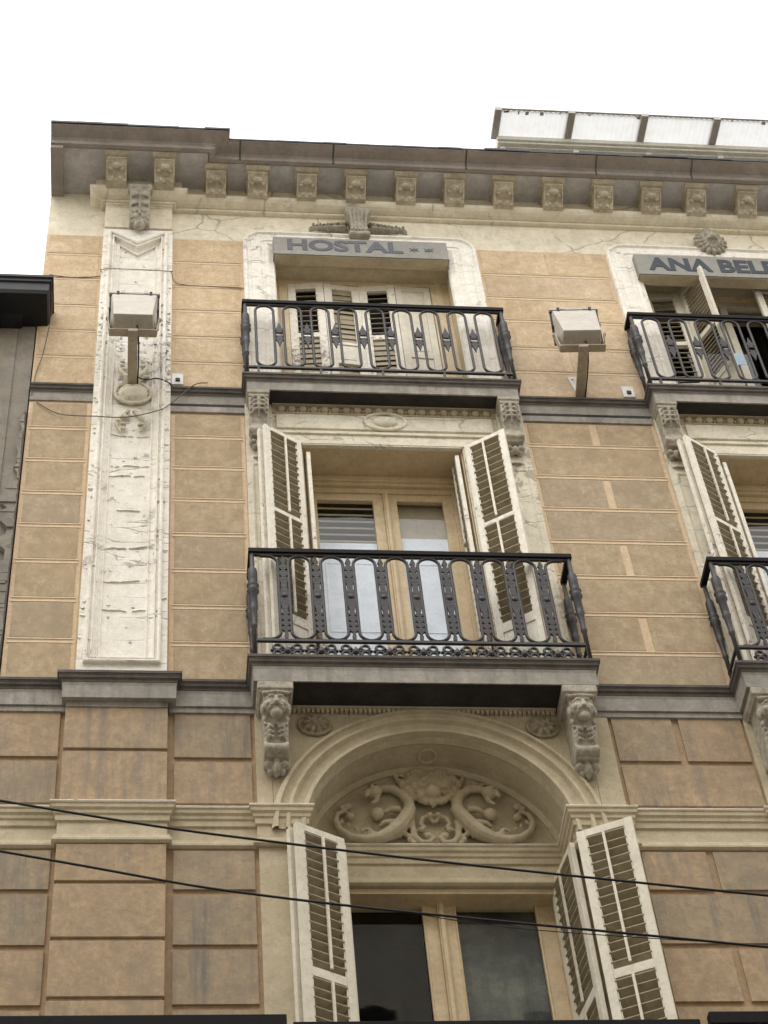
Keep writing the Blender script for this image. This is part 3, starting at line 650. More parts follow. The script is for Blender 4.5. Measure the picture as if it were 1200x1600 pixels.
# ================================================================== RAILINGS
def stadium(cx, z0, z1, r_, d, n=9):
    P = [(cx + r_ * math.cos(t), z1 - r_ + r_ * math.sin(t), d) for t in [math.pi * i / n for i in range(n + 1)]]
    return P + [(cx - r_ * math.cos(t), z0 + r_ - r_ * math.sin(t), d) for t in [math.pi * i / n for i in range(n + 1)]]
def post(x, d, z0, z1, kk=1.):
    h = z1 - z0
    P = [(.013, 0), (.013, .28), (.018, .29), (.018, .31), (.014, .33), (.020, .44), (.027, .47), (.020, .48), (.024, .50), (.024, .60), (.036, .625), (.030, .65), (.030, .665), (.036, .68), (.022, .70), (.028, .73), (.028, .82), (.024, .84), (.014, .86), (.013, 1.)]
    return B().lathe_z(x, d, [(r_ * kk, z0 + f_ * h) for r_, f_ in P], 12)
def railing(ax, hw, dd, zb, zlow, zt, n, half, orn, band, lw):
    """one balcony's ironwork: handrail with sub-parts"""
    xa, xb = ax - hw, ax + hw
    h = B(); h.box(xa - .012, xb + .012, zt - .045, zt, dd - .028, dd + .026)
    h.box(xa - .012, xa + .034, zt - .0449, zt - .0005, .03, dd - .028); h.box(xb - .034, xb + .012, zt - .0449, zt - .0005, .03, dd - .028)
    rail = ob('railing', h, IRONB, BLD, bevel=.004)
    h = B(); h.box(xa, xb, zlow - .013, zlow + .013, dd - .012, dd + .012); h.box(xa + .004, xa + .024, zlow - .012, zlow + .012, .02, dd - .012); h.box(xb - .024, xb - .004, zlow - .012, zlow + .012, .02, dd - .012)
    h.box(xa, xb, zt - .066, zt - .0455, dd - .012, dd + .012)
    if band: 
        h.box(xa + .01, xa + .03, zb, zlow - .013, dd - .01, dd + .01); h.box(xb - .03, xb - .01, zb, zlow - .013, dd - .01, dd + .01)
    else:
        for i in range(5): x = xa + .1 + (xb - xa - .2) * i / 4; h.box(x, x + .02, zb, zlow - .013, dd - .01, dd + .01)
    ob('bottom_rail', h, IRON, rail, bevel=.002)
    for x in (xa + .014, xb - .014): ob('post', post(x, dd, zb, zt - .045, 1.3), IRON, rail, smooth=True)
    for x in (xa + .014, xb - .014): ob('post', post(x, .05, zb, zt - .045, 1.2), IRON, rail, smooth=True)
    pitch = 2 * hw / n if half else (2 * hw - .12) / n
    x0 = xa if half else xa + .06
    zl, zh = zlow + .016, zt - .068
    for i in range(n):
        cx = x0 + (i + .5) * pitch
        b = B()
        if half and i in (0, n - 1):
            s = 1 if i == 0 else -1; r_ = lw
            P = [(cx - s * r_ * .6, zh - .002, dd)] + [(cx + s * r_ * math.sin(t), zh - r_ + r_ * math.cos(t), dd) for t in [math.pi / 2 * j / 6 for j in range(7)]]
            P += [(cx + s * r_ * math.cos(t), zl + r_ - r_ * math.sin(t), dd) for t in [math.pi / 2 * j / 6 for j in range(7)]] + [(cx - s * r_ * .6, zl + .002, dd)]
            b.tube(P, .0125, 7)
        else: b.tube(stadium(cx, zl, zh, lw, dd), .0125, 7, True)
        ob('loop', b, IRON, rail, smooth=True)
        if i < n - 1 or not half:
            xo = x0 + (i + 1) * pitch
            if i == n - 1: continue
            ob('spear', orn(xo, zl, zh, dd), IRON, rail, bevel=.0015)
        if not band and i == 0: pass
    if band:
        for i in range(1, n):
            xo = x0 + i * pitch; zc = (zb + zlow - .013) / 2; b = B(); rr_ = .028
            b.prism([(xo - .03, zc), (xo, zc + .045), (xo + .03, zc), (xo, zc - .045)], dd - .008, dd + .008)
            b.ball(xo, zc, dd, .024, .024, .016)
            for s in (-1, 1):
                for q_ in (-1, 1):
                    ccx, ccz = xo + s * .070, zc + q_ * .032
                    b.tube([(ccx + rr_ * math.cos(a), ccz + rr_ * math.sin(a), dd) for a in [2 * math.pi * j / 10 for j in range(10)]], .0115, 6, True)
                    b.tube([(xo + s * .02, zc + q_ * .012, dd), (xo + s * .045, zc + q_ * .05, dd)], .010, 5)
                b.tube([(xo + s * .03, zc, dd), (xo + s * .108, zc, dd)], .008, 6)
                b.ball(xo + s * .108, zc, dd, .014)
            ob('quatrefoil', b, IRON, rail, smooth=True)
    return rail
def orn2(x, z0, z1, d):
    h = z1 - z0; b = B()
    P = [(0, 0), (.010, .01), (.012, .05), (.006, .07), (.010, .09), (.030, .11), (.022, .135), (.008, .15), (.030, .17), (.024, .195), (.008, .21), (.032, .235), (.026, .26), (.010, .28), (.030, .30), (.012, .32), (.016, .35), (.024, .40), (.034, .42), (.034, .45), (.036, .49), (.036, .53), (.030, .55), (.026, .56), (.016, .60), (.018, .66), (.028, .69), (.034, .70), (.030, .72), (.010, .74), (.030, .77), (.024, .80), (.008, .82), (.030, .85), (.020, .88), (.007, .90), (.018, .93), (.008, .97), (0, 1.)]
    poly = [(x + r_, z0 + h * f_) for r_, f_ in P] + [(x - r_, z0 + h * f_) for r_, f_ in P[-2:0:-1]]
    # strip prism (keeps the outline symmetric and clean)
    P = [(min(r_ * 1.22, .042), f_) for r_, f_ in P]
    for (r0, f0), (r1, f1) in zip(P, P[1:]):
        b.prism([(x - max(r0, .002), z0 + h * f0), (x + max(r0, .002), z0 + h * f0), (x + max(r1, .002), z0 + h * f1), (x - max(r1, .002), z0 + h * f1)], d - .009, d + .009)
    b.ball(x, z0 + h * .51, d + .008, .026, .026, .012)
    return b
def orn3(x, z0, z1, d):
    zc = (z0 + z1) / 2 + .02; b = B()
    for s in (-1, 1):
        for (r0, h0), (r1, h1) in zip([(.016, .022), (.036, .034), (.020, .046), (.036, .062), (.040, .078), (.024, .095), (.014, .13)], [(.036, .034), (.020, .046), (.036, .062), (.040, .078), (.024, .095), (.014, .13), (.002, .18)]):
            b.prism([(x - r0, zc + s * h0), (x + r0, zc + s * h0), (x + r1, zc + s * h1), (x - r1, zc + s * h1)], d - .009, d + .009)
    b.tube([(x + .040 * math.cos(a), zc + .028 * math.sin(a), d) for a in [2 * math.pi * j / 14 for j in range(14)]], .008, 6, True)
    return b
for k in (0, DX1): railing(1.925 + k, 1.216, .29, 12.11, 12.30, 13.305, 10, True, orn2, True, .083)
for k in (0, DX3): railing(1.90 + k, 1.163, .19, 15.745, 15.862, 16.885, 9, False, orn3, False, .079)

# ================================================================== SECOND FLOOR BAY
q = B()      # corbel strips, architrave and head
for xa, xb in ((.73, .955), (2.865, 3.09)):
    q.box(xa, xb, 12.111, 15.544, 0, .030)
    q.frame([(xa + .035, 12.40), (xa + .035, 14.72), (xb - .035, 14.72), (xb - .035, 12.40)], [(0, .0302), (0, .038), (.01, .040), (.022, .036), (.03, .0302)], True)
q.box(.955, 1.185, 12.111, 15.0, 0, .014); q.box(2.525, 2.865, 12.111, 15.0, 0, .014)
q.box(1.19, 2.52, 14.985, 15.0, .0005, .036); q.box(.955, 2.865, 15.0, 15.045, .0005, .040); q.box(.955, 2.865, 15.045, 15.16, .0005, .012); q.box(.955, 2.865, 15.16, 15.195, .0005, .028)
q.box(.955, 2.865, 15.195, 15.544, -.1, .010); q.box(.99, 2.82, 15.225, 15.42, 0, .030)
q.frame([(1.155, 12.111), (1.155, 15.03), (2.555, 15.03), (2.555, 12.111)], [(-.02, .014), (-.02, .03), (.03, .03), (.03, -.01)])
q.tube([(1.905 + .175 * math.cos(a), 15.335 + .115 * math.sin(a), .030) for a in [2 * math.pi * j / 28 for j in range(28)]], .016, 8, True)
q.ball(1.905, 15.335, .03, .105, .072, .03, 3)
s2 = ob('window_surround', q, [PEELC], BLD, bevel=.003, label='cream surround with oval boss on its frieze'); dup(s2, DX1, BLD)
q = B(); n = 20
q.box(.96, 2.86, 15.44, 15.46, 0, .022); q.box(.96, 2.86, 15.53, 15.5435, 0, .05)
for i in range(n):
    x = .99 + 1.84 * (i + .5) / n; q.ball(x, 15.492, .022, .036, .036, .03, 2); q.ball(x + .046, 15.485, .018, .010, .034, .018, 1)
e2 = ob('egg_moulding', q, CREAM2, BLD, smooth=False); dup(e2, DX1, BLD)
# reveal, soffit and panelled head
q = B(); q.box(1.186, 1.196, 12.111, 14.99, -.28, -.001); q.box(2.514, 2.524, 12.111, 14.99, -.28, -.001); q.box(1.186, 2.524, 14.984, 14.9995, -.28, .0004)
q.box(1.196, 2.514, 14.93, 14.99, -.34, -.28); q.box(1.196, 2.514, 14.90, 14.93, -.34, -.265); q.box(1.196, 2.514, 14.86, 14.90, -.34, -.28)
v2 = ob('window_reveal', q, DOORP, BLD, bevel=.003); dup(v2, DX1, BLD)
q = B(); xa, xb, xm2 = 1.196, 2.514, 1.855
q.box(xa, xa + .06, 12.111, 14.86, -.37, -.31); q.box(xb - .06, xb, 12.111, 14.86, -.37, -.31); q.box(xa + .06, xb - .06, 14.80, 14.86, -.37, -.31)
for a, b_ in ((xa + .06, xm2 + .015), (xm2 + .065, xb - .06)):
    q.box(a, a + .065, 12.111, 14.80, -.368, -.325); q.box(b_ - .085, b_, 12.111, 14.80, -.368, -.325); q.box(a + .065, b_ - .085, 14.715, 14.80, -.368, -.325); q.box(a + .065, b_ - .085, 12.111, 12.5, -.368, -.33)
q.box(xm2 + .015, xm2 + .065, 12.111, 14.81, -.37, -.30); q.box(xm2 + .028, xm2 + .052, 12.111, 14.80, -.30, -.285)
win2 = ob('window', q, DOORP, BLD, bevel=.003)
GA, GB = (xa + .125, xm2 - .07), (xm2 + .13, xb - .145)
q = B()
for a, b_ in (GA, GB): q.sheet(a, b_, 12.5, 14.715, -.348)
ob('pane', q, GLASS, win2)
q = B()
q.box(GA[0] - .01, GA[1] + .01, 12.45, 14.20, -.371, -.361); q.box(GB[0] - .01, 2.40, 12.45, 14.27, -.371, -.361)
for a, b_ in ((GA[0] + .03, (GA[0] + GA[1]) / 2 - .03), ((GA[0] + GA[1]) / 2 + .03, GA[1] - .03), (GB[0] + .03, 2.37)):
    for z0, z1 in ((12.55, 13.05), (13.12, 13.95)): q.frame([(a, z0), (a, z1), (b_, z1), (b_, z0)], [(0, -.361), (.004, -.356), (.014, -.356), (.022, -.361)], True)
ob('half_curtain', q, CURT, win2)
q = B(); q.box(GB[0] - .03, xb - .06, 12.45, 14.76, -.42, -.405)
for z0, z1 in ((12.7, 13.3), (13.4, 14.6)): q.frame([(2.42, z0), (2.42, z1), (2.5, z1), (2.5, z0)], [(0, -.405), (.004, -.395), (.012, -.395), (.02, -.405)], True)
q.box(2.14, 2.155, 12.5, 14.7, -.405, -.40)
ob('inner_shutter', q, BOARD, win2)
q = B()
for i in range(9):
    z = 14.72 - i * .085; q.hexa([(GA[0], z, -.41), (GA[0], z - .070, -.366), (GA[0], z - .076, -.37), (GA[0], z - .007, -.415), (GA[1], z, -.41), (GA[1], z - .070, -.366), (GA[1], z - .076, -.37), (GA[1], z - .007, -.415)])
ob('louvre', q, BOARD, win2)
dup(win2, DX1, BLD)
# open folding shutters
sec2 = [(12.20, 12.66, 'p'), (12.76, 13.905, 'l'), (13.95, 14.955, 'l')]
for k in (0, DX1):
    angL = math.atan2(.18, -.31); leaf(1.175 + k, .035, angL, .36, 12.13, 15.0, sec2, SHUT, SLATC, rod=-1, pitch=.082)
    leaf(1.150 + k, -.005 + .0, angL + R(2), .375, 12.14, 14.995, sec2, SHUT, SLATC, rod=0, pitch=.082)
    leaf(1.215 + k, -.27, math.atan2(.27, .025), .275, 12.14, 14.93, sec2, SHUT, SLATC, rod=-1, pitch=.082)
    leaf(2.545 + k, .035, math.atan2(.19, .30), .365, 12.13, 15.0, sec2, SHUT, SLATC, rod=1, pitch=.082)
    leaf(2.495 + k, -.27, math.atan2(.27, -.02), .275, 12.14, 14.93, sec2, SHUT, SLATC, rod=1, pitch=.082)
# corbels of the third-floor balcony
def corbel3(x):
    q = B(); h = .085
    q.box(x - .094, x + .094, 15.50, 15.5435, .01, .185); q.box(x - .084, x + .084, 15.46, 15.50, .01, .175)
    q.extr([(.01, 15.46), (.165, 15.46), (.175, 15.42), (.172, 15.37), (.155, 15.30), (.13, 15.22), (.115, 15.15), (.125, 15.10), (.13, 15.05), (.11, 15.0), (.07, 14.99), (.01, 15.0)], x - .075, x + .075)
    q.cyl_x(x - .085, x + .085, 15.06, .10, .045, 14, .12)
    for s in (-1, 1):
        q.tube([(x + s * .075, 15.44, .165), (x + s * .075, 15.34, .165), (x + s * .072, 15.22, .13), (x + s * .072, 15.12, .115)], .011, 7)
        for i in range(4): q.tube([(x + s * .012, 15.45 - i * .05, .178 - i * .006), (x + s * .040, 15.435 - i * .052, .192 - i * .006), (x + s * .062, 15.40 - i * .055, .182 - i * .01)], [.014, .014, .008], 7)
        q.ball(x + s * .05, 14.95, .06, .035, .035, .04); q.ball(x + s * .035, 14.905, .05, .028, .022, .03)
    q.tube([(x, 15.45, .185), (x, 15.33, .172), (x, 15.22, .135)], [.018, .014, .008], 7)
    q.ball(x, 14.93, .07, .03, .05, .035); q.tube([(x - .05, 14.80, .03), (x - .025, 14.785, .045), (x + .025, 14.785, .045), (x + .05, 14.80, .03)], .012, 7)
    return q
c3 = ob('corbel', corbel3(.838), CARVD, BLD, remesh=.0055)
for x in (2.96, .838 + DX3, 2.96 + DX3): dup(c3, x - .838, BLD)

# ================================================================== FIRST FLOOR BAY
q = B()     # surround with the archivolt
arcO = [(AX + 1.12 * math.cos(t), AZ + 1.12 * math.sin(t)) for t in [math.pi * i / 36 for i in range(37)]]
for i in range(36):
    (x1, z1), (x2, z2) = arcO[i], arcO[i + 1]
    if max(z1, z2) > 10.9: q.prism([(x1, z1), (x1, 11.868), (x2, 11.868), (x2, z2)], -.05, .03)
for xa, xb in ((.72, AX - 1.118), (AX + 1.118, 3.233)): q.box(xa, xb, 10.9, 11.868, -.05, .03)
q.box(.72, 1.036, 7.7, 10.59, -.05, .03); q.box(2.854, 3.233, 7.7, 10.59, -.05, .03)
path = [(AX - 1.125 * math.cos(t), AZ + 1.125 * math.sin(t)) for t in [math.pi * i / 48 for i in range(49)]]
q.frame(path, [(-.012, .0), (-.012, .045), (.006, .072), (.030, .078), (.034, .052), (.078, .048), (.083, .068), (.106, .070), (.113, .048), (.120, .036), (.176, .033), (.184, .056), (.213, .060), (.217, -.02)])
s1 = ob('arch_surround', q, CREAM2, BLD, bevel=.002); dup(s1, DX1, BLD)
q = B()     # intrados with a ring moulding, tympanum
path = [(AX - .909 * math.cos(t), AZ + .909 * math.sin(t)) for t in [math.pi * i / 40 for i in range(41)]]
q.frame(path, [(-.003, .02), (0, .0), (.012, -.05), (.0, -.07), (.0, -.29), (.016, -.30), (.030, -.315), (.030, -.34), (.045, -.36)])
q.prism([(AX - .93, 10.75)] + [(AX - .93 * math.cos(t), AZ + .93 * math.sin(t)) for t in [math.pi * i / 30 for i in range(1, 30)]] + [(AX + .93, 10.75)], -.45, -.358)
cyr = [(AX + .06 * math.cos(a), AZ + .902 - 0. * a, -.18 + .065 * math.sin(a)) for a in [2 * math.pi * j / 20 for j in range(20)]]
q.tube(cyr, .013, 7, True)
t1 = ob('tympanum', q, CREAM2, BLD); dup(t1, DX1, BLD)
# relief: two sea creatures, fruit basket, scrolls
q = B(); D0 = -.345
def sc(px, pz, dd=0.): return (AX + .02 + px, 10.92 + pz * .97, D0 + dd)
for s in (-1, 1):
    def P_(L): return [sc(s * a, b_, c_) for a, b_, c_ in L]
    q.tube(P_([(.385, .44, .05), (.40, .50, .045), (.345, .535, .035), (.27, .53, .035), (.205, .475, .035), (.170, .40, .04), (.168, .32, .045), (.20, .24, .05), (.245, .165, .05), (.31, .095, .05), (.39, .05, .045), (.49, .035, .04), (.59, .065, .035), (.66, .135, .03), (.69, .22, .025), (.67, .30, .02), (.615, .33, .02), (.585, .29, .02), (.60, .245, .03)]),
           [.018, .028, .030, .032, .034, .040, .046, .054, .058, .054, .046, .037, .030, .025, .022, .020, .018, .017, .018], 10)
    q.ball(*sc(s * .585, .265, .03), .034, .030, .03); q.ball(*sc(s * .60, .375, .02), .035, .03, .026); q.ball(*sc(s * .64, .36, .02), .02)
    q.ball(*sc(s * .405, .475, .06), .058, .052, .05, 2, -s * .4); q.tube(P_([(.41, .48, .07), (.455, .465, .075), (.475, .42, .07)]), [.03, .024, .014], 8)
    q.tube(P_([(.385, .43, .05), (.40, .385, .06), (.435, .365, .06)]), [.024, .018, .012], 8); q.ball(*sc(s * .425, .50, .095), .015)
    q.tube(P_([(.35, .55, .03), (.38, .595, .03), (.42, .58, .03)]), [.02, .015, .008], 7); q.ball(*sc(s * .46, .52, .04), .02)
    q.ball(*sc(s * .395, .285, .035), .048, .052, .045, 3)
    for x_, z_ in ((.36, .565), (.31, .575), (.255, .555), (.20, .50), (.150, .42), (.135, .34)): q.ball(*sc(s * x_, z_, .03), .026, .02, .02, 1, s)
    q.tube(P_([(.25, .17, .03), (.30, .20, .05), (.36, .19, .05), (.39, .16, .04)]), [.03, .026, .02, .012], 8); q.tube(P_([(.43, .08, .04), (.47, .13, .05), (.52, .13, .04)]), [.022, .018, .01], 7)
    q.tube(P_([(.24, .325, .04), (.30, .315, .06), (.345, .29, .05)]), [.03, .024, .016], 8)
    q.tube(P_([(.155, .24, .02), (.16, .15, .03), (.15, .07, .03), (.11, .02, .03), (.05, .02, .03), (.022, .06, .03), (.05, .105, .03), (.085, .09, .03)]), [.020, .024, .026, .026, .022, .018, .016, .018], 8)
    q.ball(*sc(s * .060, .075, .035), .026)
    q.tube(P_([(.005, .215, .02), (.04, .275, .025), (.085, .255, .025), (.10, .20, .025), (.075, .155, .03)]), [.014, .018, .018, .016, .02], 8)
    q.ball(*sc(s * .028, .275, .035), .026, .026, .026); q.ball(*sc(s * .10, .14, .03), .03, .022, .024)
    for a, b_, r_ in ((.205, .225, .024), (.225, .19, .018), (.22, .11, .026), (.255, .085, .018), (.195, .085, .022), (.19, .045, .022), (.165, .02, .018)): q.ball(*sc(s * a, b_, .03), r_, r_ * .8, r_, 2, s)
    for i in range(8): q.ball(*sc(s * (.33 + .045 * i), .072 + .003 * i * i, .06 - .004 * i), .016, .026, .012, 1)
    for i in range(7): q.ball(*sc(s * (.02 + .030 * i), .385 + .006 * i * i, .06 - .005 * i), .026, .030, .026)
    q.tube(P_([(.05, .40, .05), (.13, .45, .03), (.19, .54, .02), (.235, .64, .02), (.25, .70, .02), (.215, .715, .02)]), [.02, .02, .018, .014, .014, .012], 8)
    for i in range(5): q.ball(*sc(s * (.18 + .014 * i), .49 + .045 * i, .025), .024, .020, .018, 1)
    q.tube(P_([(.02, .66, .03), (.06, .72, .035), (.115, .71, .035), (.105, .655, .035), (.065, .665, .03)]), [.014, .022, .022, .018, .014], 8)
    q.ball(*sc(s * .06, .56, .03), .055, .04, .035, 2, s * .5); q.ball(*sc(s * .14, .60, .02), .05, .034, .028, 2, s * .7)
q.ball(*sc(.0, .455, .085), .060, .058, .05, 3); q.ball(*sc(-.085, .44, .07), .036, .05, .035, 2); q.ball(*sc(.0, .375, .05), .022, .04, .022); q.ball(*sc(.06, .40, .05), .026); q.ball(*sc(-.04, .39, .05), .024)
q.ball(*sc(0, .54, .05), .03); q.ball(*sc(0, .60, .01), .20, .15, .045, 3); q.ball(*sc(0, .70, .01), .23, .05, .035, 3)
for i in range(70):
    zz = random.uniform(.40, .70); q.ball(*sc(random.uniform(-1, 1) * (.06 + (zz - .40) * .5), zz, .045), random.uniform(.016, .034), None, None, 1)
rl = ob('tympanum_relief', q, CREAM2, BLD, remesh=.0065, label='carved relief of two scrolled sea creatures and a fruit basket'); dup(rl, DX1, BLD)
# rosettes
def rosette(x, z):
    q = B(); q.ball(x, z, .03, .118, .098, .02, 3)
    q.tube([(x + .112 * math.cos(a), z + .094 * math.sin(a), .042) for a in [2 * math.pi * j / 32 for j in range(32)]], .013, 8, True)
    for i in range(9):
        a = 2 * math.pi * i / 9 + .2; q.ball(x + .058 * math.cos(a), z + .055 * math.sin(a), .052, .036, .020, .026, 2, a)
    q.ball(x, z, .066, .026, .026, .03); return q
r0 = ob('rosette', rosette(1.138, 11.706), CARV, BLD, remesh=.005)
for x in (2.752, 1.138 + DX1, 2.752 + DX1): dup(r0, x - 1.138, BLD)
# dentils below the slab
q = B(); q.box(.985, 2.865, 11.855, 11.868, .03, .075)
for i in range(56): x = .99 + 1.87 * i / 56; q.box(x, x + .020, 11.822, 11.855, .03, .058)
dn = ob('dentil_strip', q, CREAM2, BLD); dup(dn, DX1, BLD)
# mask corbels
def corbel2(x):
    q = B()
    q.box(x - .125, x + .125, 11.80, 11.869, .02, .305); q.box(x - .112, x + .112, 11.775, 11.80, .02, .29)
    q.extr([(.02, 11.78), (.255, 11.78), (.262, 11.72), (.25, 11.64), (.225, 11.575), (.20, 11.52), (.185, 11.45), (.175, 11.40), (.18, 11.34), (.14, 11.30), (.08, 11.29), (.02, 11.28)], x - .085, x + .085)
    for i in range(7): q.ball(x - .075 + .025 * i, 11.765, .285 + .01 * math.sin(i * .5), .02, .018, .02)      # hair band
    q.ball(x, 11.685, .255, .088, .085, .055, 3)                                                 # face
    q.ball(x, 11.67, .315, .017, .034, .022); q.ball(x, 11.648, .325, .022, .015, .016)            # nose
    for s in (-1, 1):
        q.tube([(x + s * .012, 11.715, .312), (x + s * .04, 11.725, .305), (x + s * .072, 11.705, .28)], .012, 7)     # brow
        q.ball(x + s * .036, 11.695, .298, .015, .010, .010); q.ball(x + s * .045, 11.66, .292, .026, .024, .02)      # eye, cheek
        q.ball(x + s * .088, 11.66, .235, .020, .055, .03); q.tube([(x + s * .008, 11.640, .318), (x + s * .04, 11.628, .31), (x + s * .05, 11.60, .295)], .011, 7)   # hair lock, moustache
        q.ball(x + s * .075, 11.58, .215, .022, .03, .024)
        for i in range(3): q.tube([(x + s * .015, 11.50 - i * .035, .215 - i * .012), (x + s * .045, 11.515 - i * .035, .222 - i * .012), (x + s * .07, 11.48 - i * .035, .205 - i * .012)], [.014, .016, .009], 7)
        q.tube([(x + s * .078, 11.55, .215), (x + s * .075, 11.45, .188), (x + s * .072, 11.38, .178)], .009, 7)
        q.ball(x + s * .055, 11.262, .09, .035, .03, .045); q.ball(x + s * .04, 11.22, .07, .024, .028, .03)
    q.ball(x, 11.615, .298, .030, .012, .012); q.ball(x, 11.585, .275, .045, .045, .035)       # mouth, beard
    q.box(x - .082, x + .082, 11.525, 11.54, .1, .228)
    q.cyl_x(x - .085, x + .085, 11.355, .155, .048, 16, .15); q.ball(x, 11.25, .095, .03, .06, .04); q.ball(x, 11.205, .07, .02, .025, .03)
    return q
c2 = ob('corbel', corbel2(.853), CARVD, BLD, remesh=.0055, label='bracket carved with a bearded mask')
for x in (2.998, .853 + DX1, 2.998 + DX1): dup(c2, x - .853, BLD)
# french window
q = B(); xa, xb = 1.09, 2.80
q.box(xa, xb, 10.535, 10.579, -.56, -.37); q.box(1.036, xa, 7.7, 10.579, -.55, -.45); q.box(xb, 2.854, 7.7, 10.579, -.55, -.45)
q.box(xa, xa + .09, 7.7, 10.70, -.56, -.48); q.box(xb - .07, xb, 7.7, 10.70, -.56, -.48)
q.box(xa + .09, xb - .07, 10.60, 10.72, -.56, -.48)
for a, b_, ga, gb in ((xa + .09, 1.937, 1.29, 1.84), (1.987, xb - .07, 2.063, 2.612)):
    q.box(a, ga, 7.7, 10.60, -.55, -.50); q.box(gb, b_, 7.7, 10.60, -.55, -.50); q.box(ga, gb, 10.54, 10.60, -.55, -.50); q.box(ga, gb, 7.7, 8.3, -.55, -.505)
    q.frame([(ga, 8.3), (ga, 10.54), (gb, 10.54), (gb, 8.3)], [(-.012, -.50), (-.008, -.492), (.004, -.496), (.004, -.51)], True)
q.box(1.937, 1.987, 7.7, 10.60, -.55, -.475); q.box(1.948, 1.976, 7.7, 10.60, -.475, -.46)
w1 = ob('window', q, DOORP, BLD, bevel=.003)
q = B()
for ga, gb in ((1.29, 1.84), (2.063, 2.612)): q.sheet(ga, gb, 8.3, 10.54, -.528)
ob('pane', q, GLASS, w1)
q = B(); q.box(2.03, 2.64, 8.2, 10.58, -.60, -.59); ob('reflection_sheet', q, REFL, w1); dup(w1, DX1, BLD)  # sheet added behind the right pane to imitate its grey reflections
sec1 = [(7.85, 8.35, 'p'), (8.42, 9.43, 'l'), (9.50, 10.60, 'l')]
for k in (0, DX1):
    leaf(1.275 + k, .02, math.atan2(.17, -.335), .37, 7.75, 10.655, sec1, SHUTC, SLATC, rod=-1, pitch=.071, stile=.06, th=.038)
    leaf(1.245 + k, -.025, math.atan2(.165, -.345), .38, 7.76, 10.65, sec1, SHUTC, SLATC, rod=0, pitch=.071, stile=.06, th=.038)
    leaf(1.14 + k, -.42, math.atan2(.42, .14), .44, 7.76, 10.64, sec1, SHUTC, SLATC, rod=0, pitch=.071, stile=.06, th=.036)
    leaf(2.735 + k, -.42, math.atan2(.47, .075), .45, 7.76, 10.64, sec1, SHUTC, SLATC, rod=1, pitch=.071, stile=.06, th=.036)
    leaf(2.83 + k, .085, math.atan2(.16, .345), .385, 7.75, 10.66, sec1, SHUTC, SLATC, rod=1, pitch=.071, stile=.06, th=.038)
# first-floor balcony with its handrail just inside the frame
q = B(); q.box(XL, XR, 7.55, 7.69, -.05, .62); q.box(XL, XR, 7.4, 7.55, -.05, .50); ob('balcony_slab', q, LEDGE, BLD, bevel=.004)
def rail1(xa, xb, d, z):
    h = B(); h.box(xa, xb, z - .085, z, d - .03, d + .034); h.box(xa, xb, z - .14, z - .12, d - .012, d + .012); o = ob('railing', h, IRONB, BLD, bevel=.005)
    h = B(); h.box(xa, xb, 7.80, 7.82, d - .012, d + .012); ob('bottom_rail', h, IRON, o)
    n = max(2, int((xb - xa) / .25))
    for i in range(n + 1):
        x = xa + .03 + (xb - xa - .06) * i / n; h = B(); h.lathe_z(x, d, [(.011, 7.70), (.011, 8.3), (.022, 8.35), (.026, 8.4), (.014, 8.44), (.011, z - .14), (.022, z - .13), (.03, z - .11), (.03, z - .0855)], 10)
        ob('baluster', h, IRON, o, smooth=True)
    return o
rail1(XL + .01, .80, .60, 8.79); rail1(3.245, XR, .60, 8.79); rail1(.84, 3.20, .55, 8.775)

# ================================================================== SIGNS
def text_mesh(body, x0, x1, z0, z1, d, offset=.012, th=.004):
    cu = bpy.data.curves.new('t', 'FONT'); cu.body = body; cu.size = 1; cu.offset = offset; cu.extrude = .0
    o = bpy.data.objects.new('t', cu); C.objects.link(o)
    dg = bpy.context.evaluated_depsgraph_get(); dg.update(); me = o.evaluated_get(dg).to_mesh()
    xs = [v.co.x for v in me.vertices]; ys = [v.co.y for v in me.vertices]
    ax, bx, ay, by = min(xs), max(xs), min(ys), max(ys)
    b = B(); V = [b.v(x0 + (v.co.x - ax) / (bx - ax) * (x1 - x0), z0 + (v.co.y - ay) / (by - ay) * (z1 - z0), d) for v in me.vertices]
    fs = [b.f([V[i] for i in p_.vertices]) for p_ in me.polygons]
    r_ = bmesh.ops.extrude_face_region(b.bm, geom=[f_ for f_ in fs if f_])
    for e_ in r_['geom']:
        if isinstance(e_, bmesh.types.BMVert): e_.co.y -= th
    bpy.data.objects.remove(o); return b
def star(b, x, z, r_, d):
    for i in range(3):
        a = math.pi * i / 3 + math.pi / 2; c_, s_ = math.cos(a), math.sin(a); w_ = r_ * .22
        b.prism([(x - c_ * r_, z - s_ * r_), (x + s_ * w_, z - c_ * w_), (x + c_ * r_, z + s_ * r_), (x - s_ * w_, z + c_ * w_)], d, d + .003 + i * .0007)
def sign(xa, xb, z0, z1, label):
    t = thing('sign_board', label, 'sign', ((xa + xb) / 2, Y0 - .12, z0), None)
    q = B(); q.box(xa, xb, z0, z1, .02, .118); q.box(xa - .004, xb + .004, z0 - .004, z0 + .008, .016, .123)
    ob('board', q, SIGNM, t, bevel=.003)
    q = B(); q.box(xa + .01, xb - .01, z0 - .012, z0 - .0045, .001, .112); ob('sign_underside', q, CREAM2, t); return t
SZ0, SZ1 = 17.83, 18.135
t = sign(1.045, 2.69, SZ0, SZ1, 'grey board lettered HOSTAL with two stars over the closed shutters')
ob('lettering', text_mesh('HOSTAL', 1.175, 2.265, SZ0 + .075, SZ1 - .035, .118, .034), LETT, t)
q = B(); star(q, 2.37, SZ0 + .15, .052, .118); ob('star', q, LETT, t)
q = B(); star(q, 2.51, SZ0 + .15, .052, .118); ob('star', q, LETT, t)
t = sign(4.49, 6.17, 17.70, 18.055, 'grey board lettered ANA BELEN over the open shutters, below the lion head')
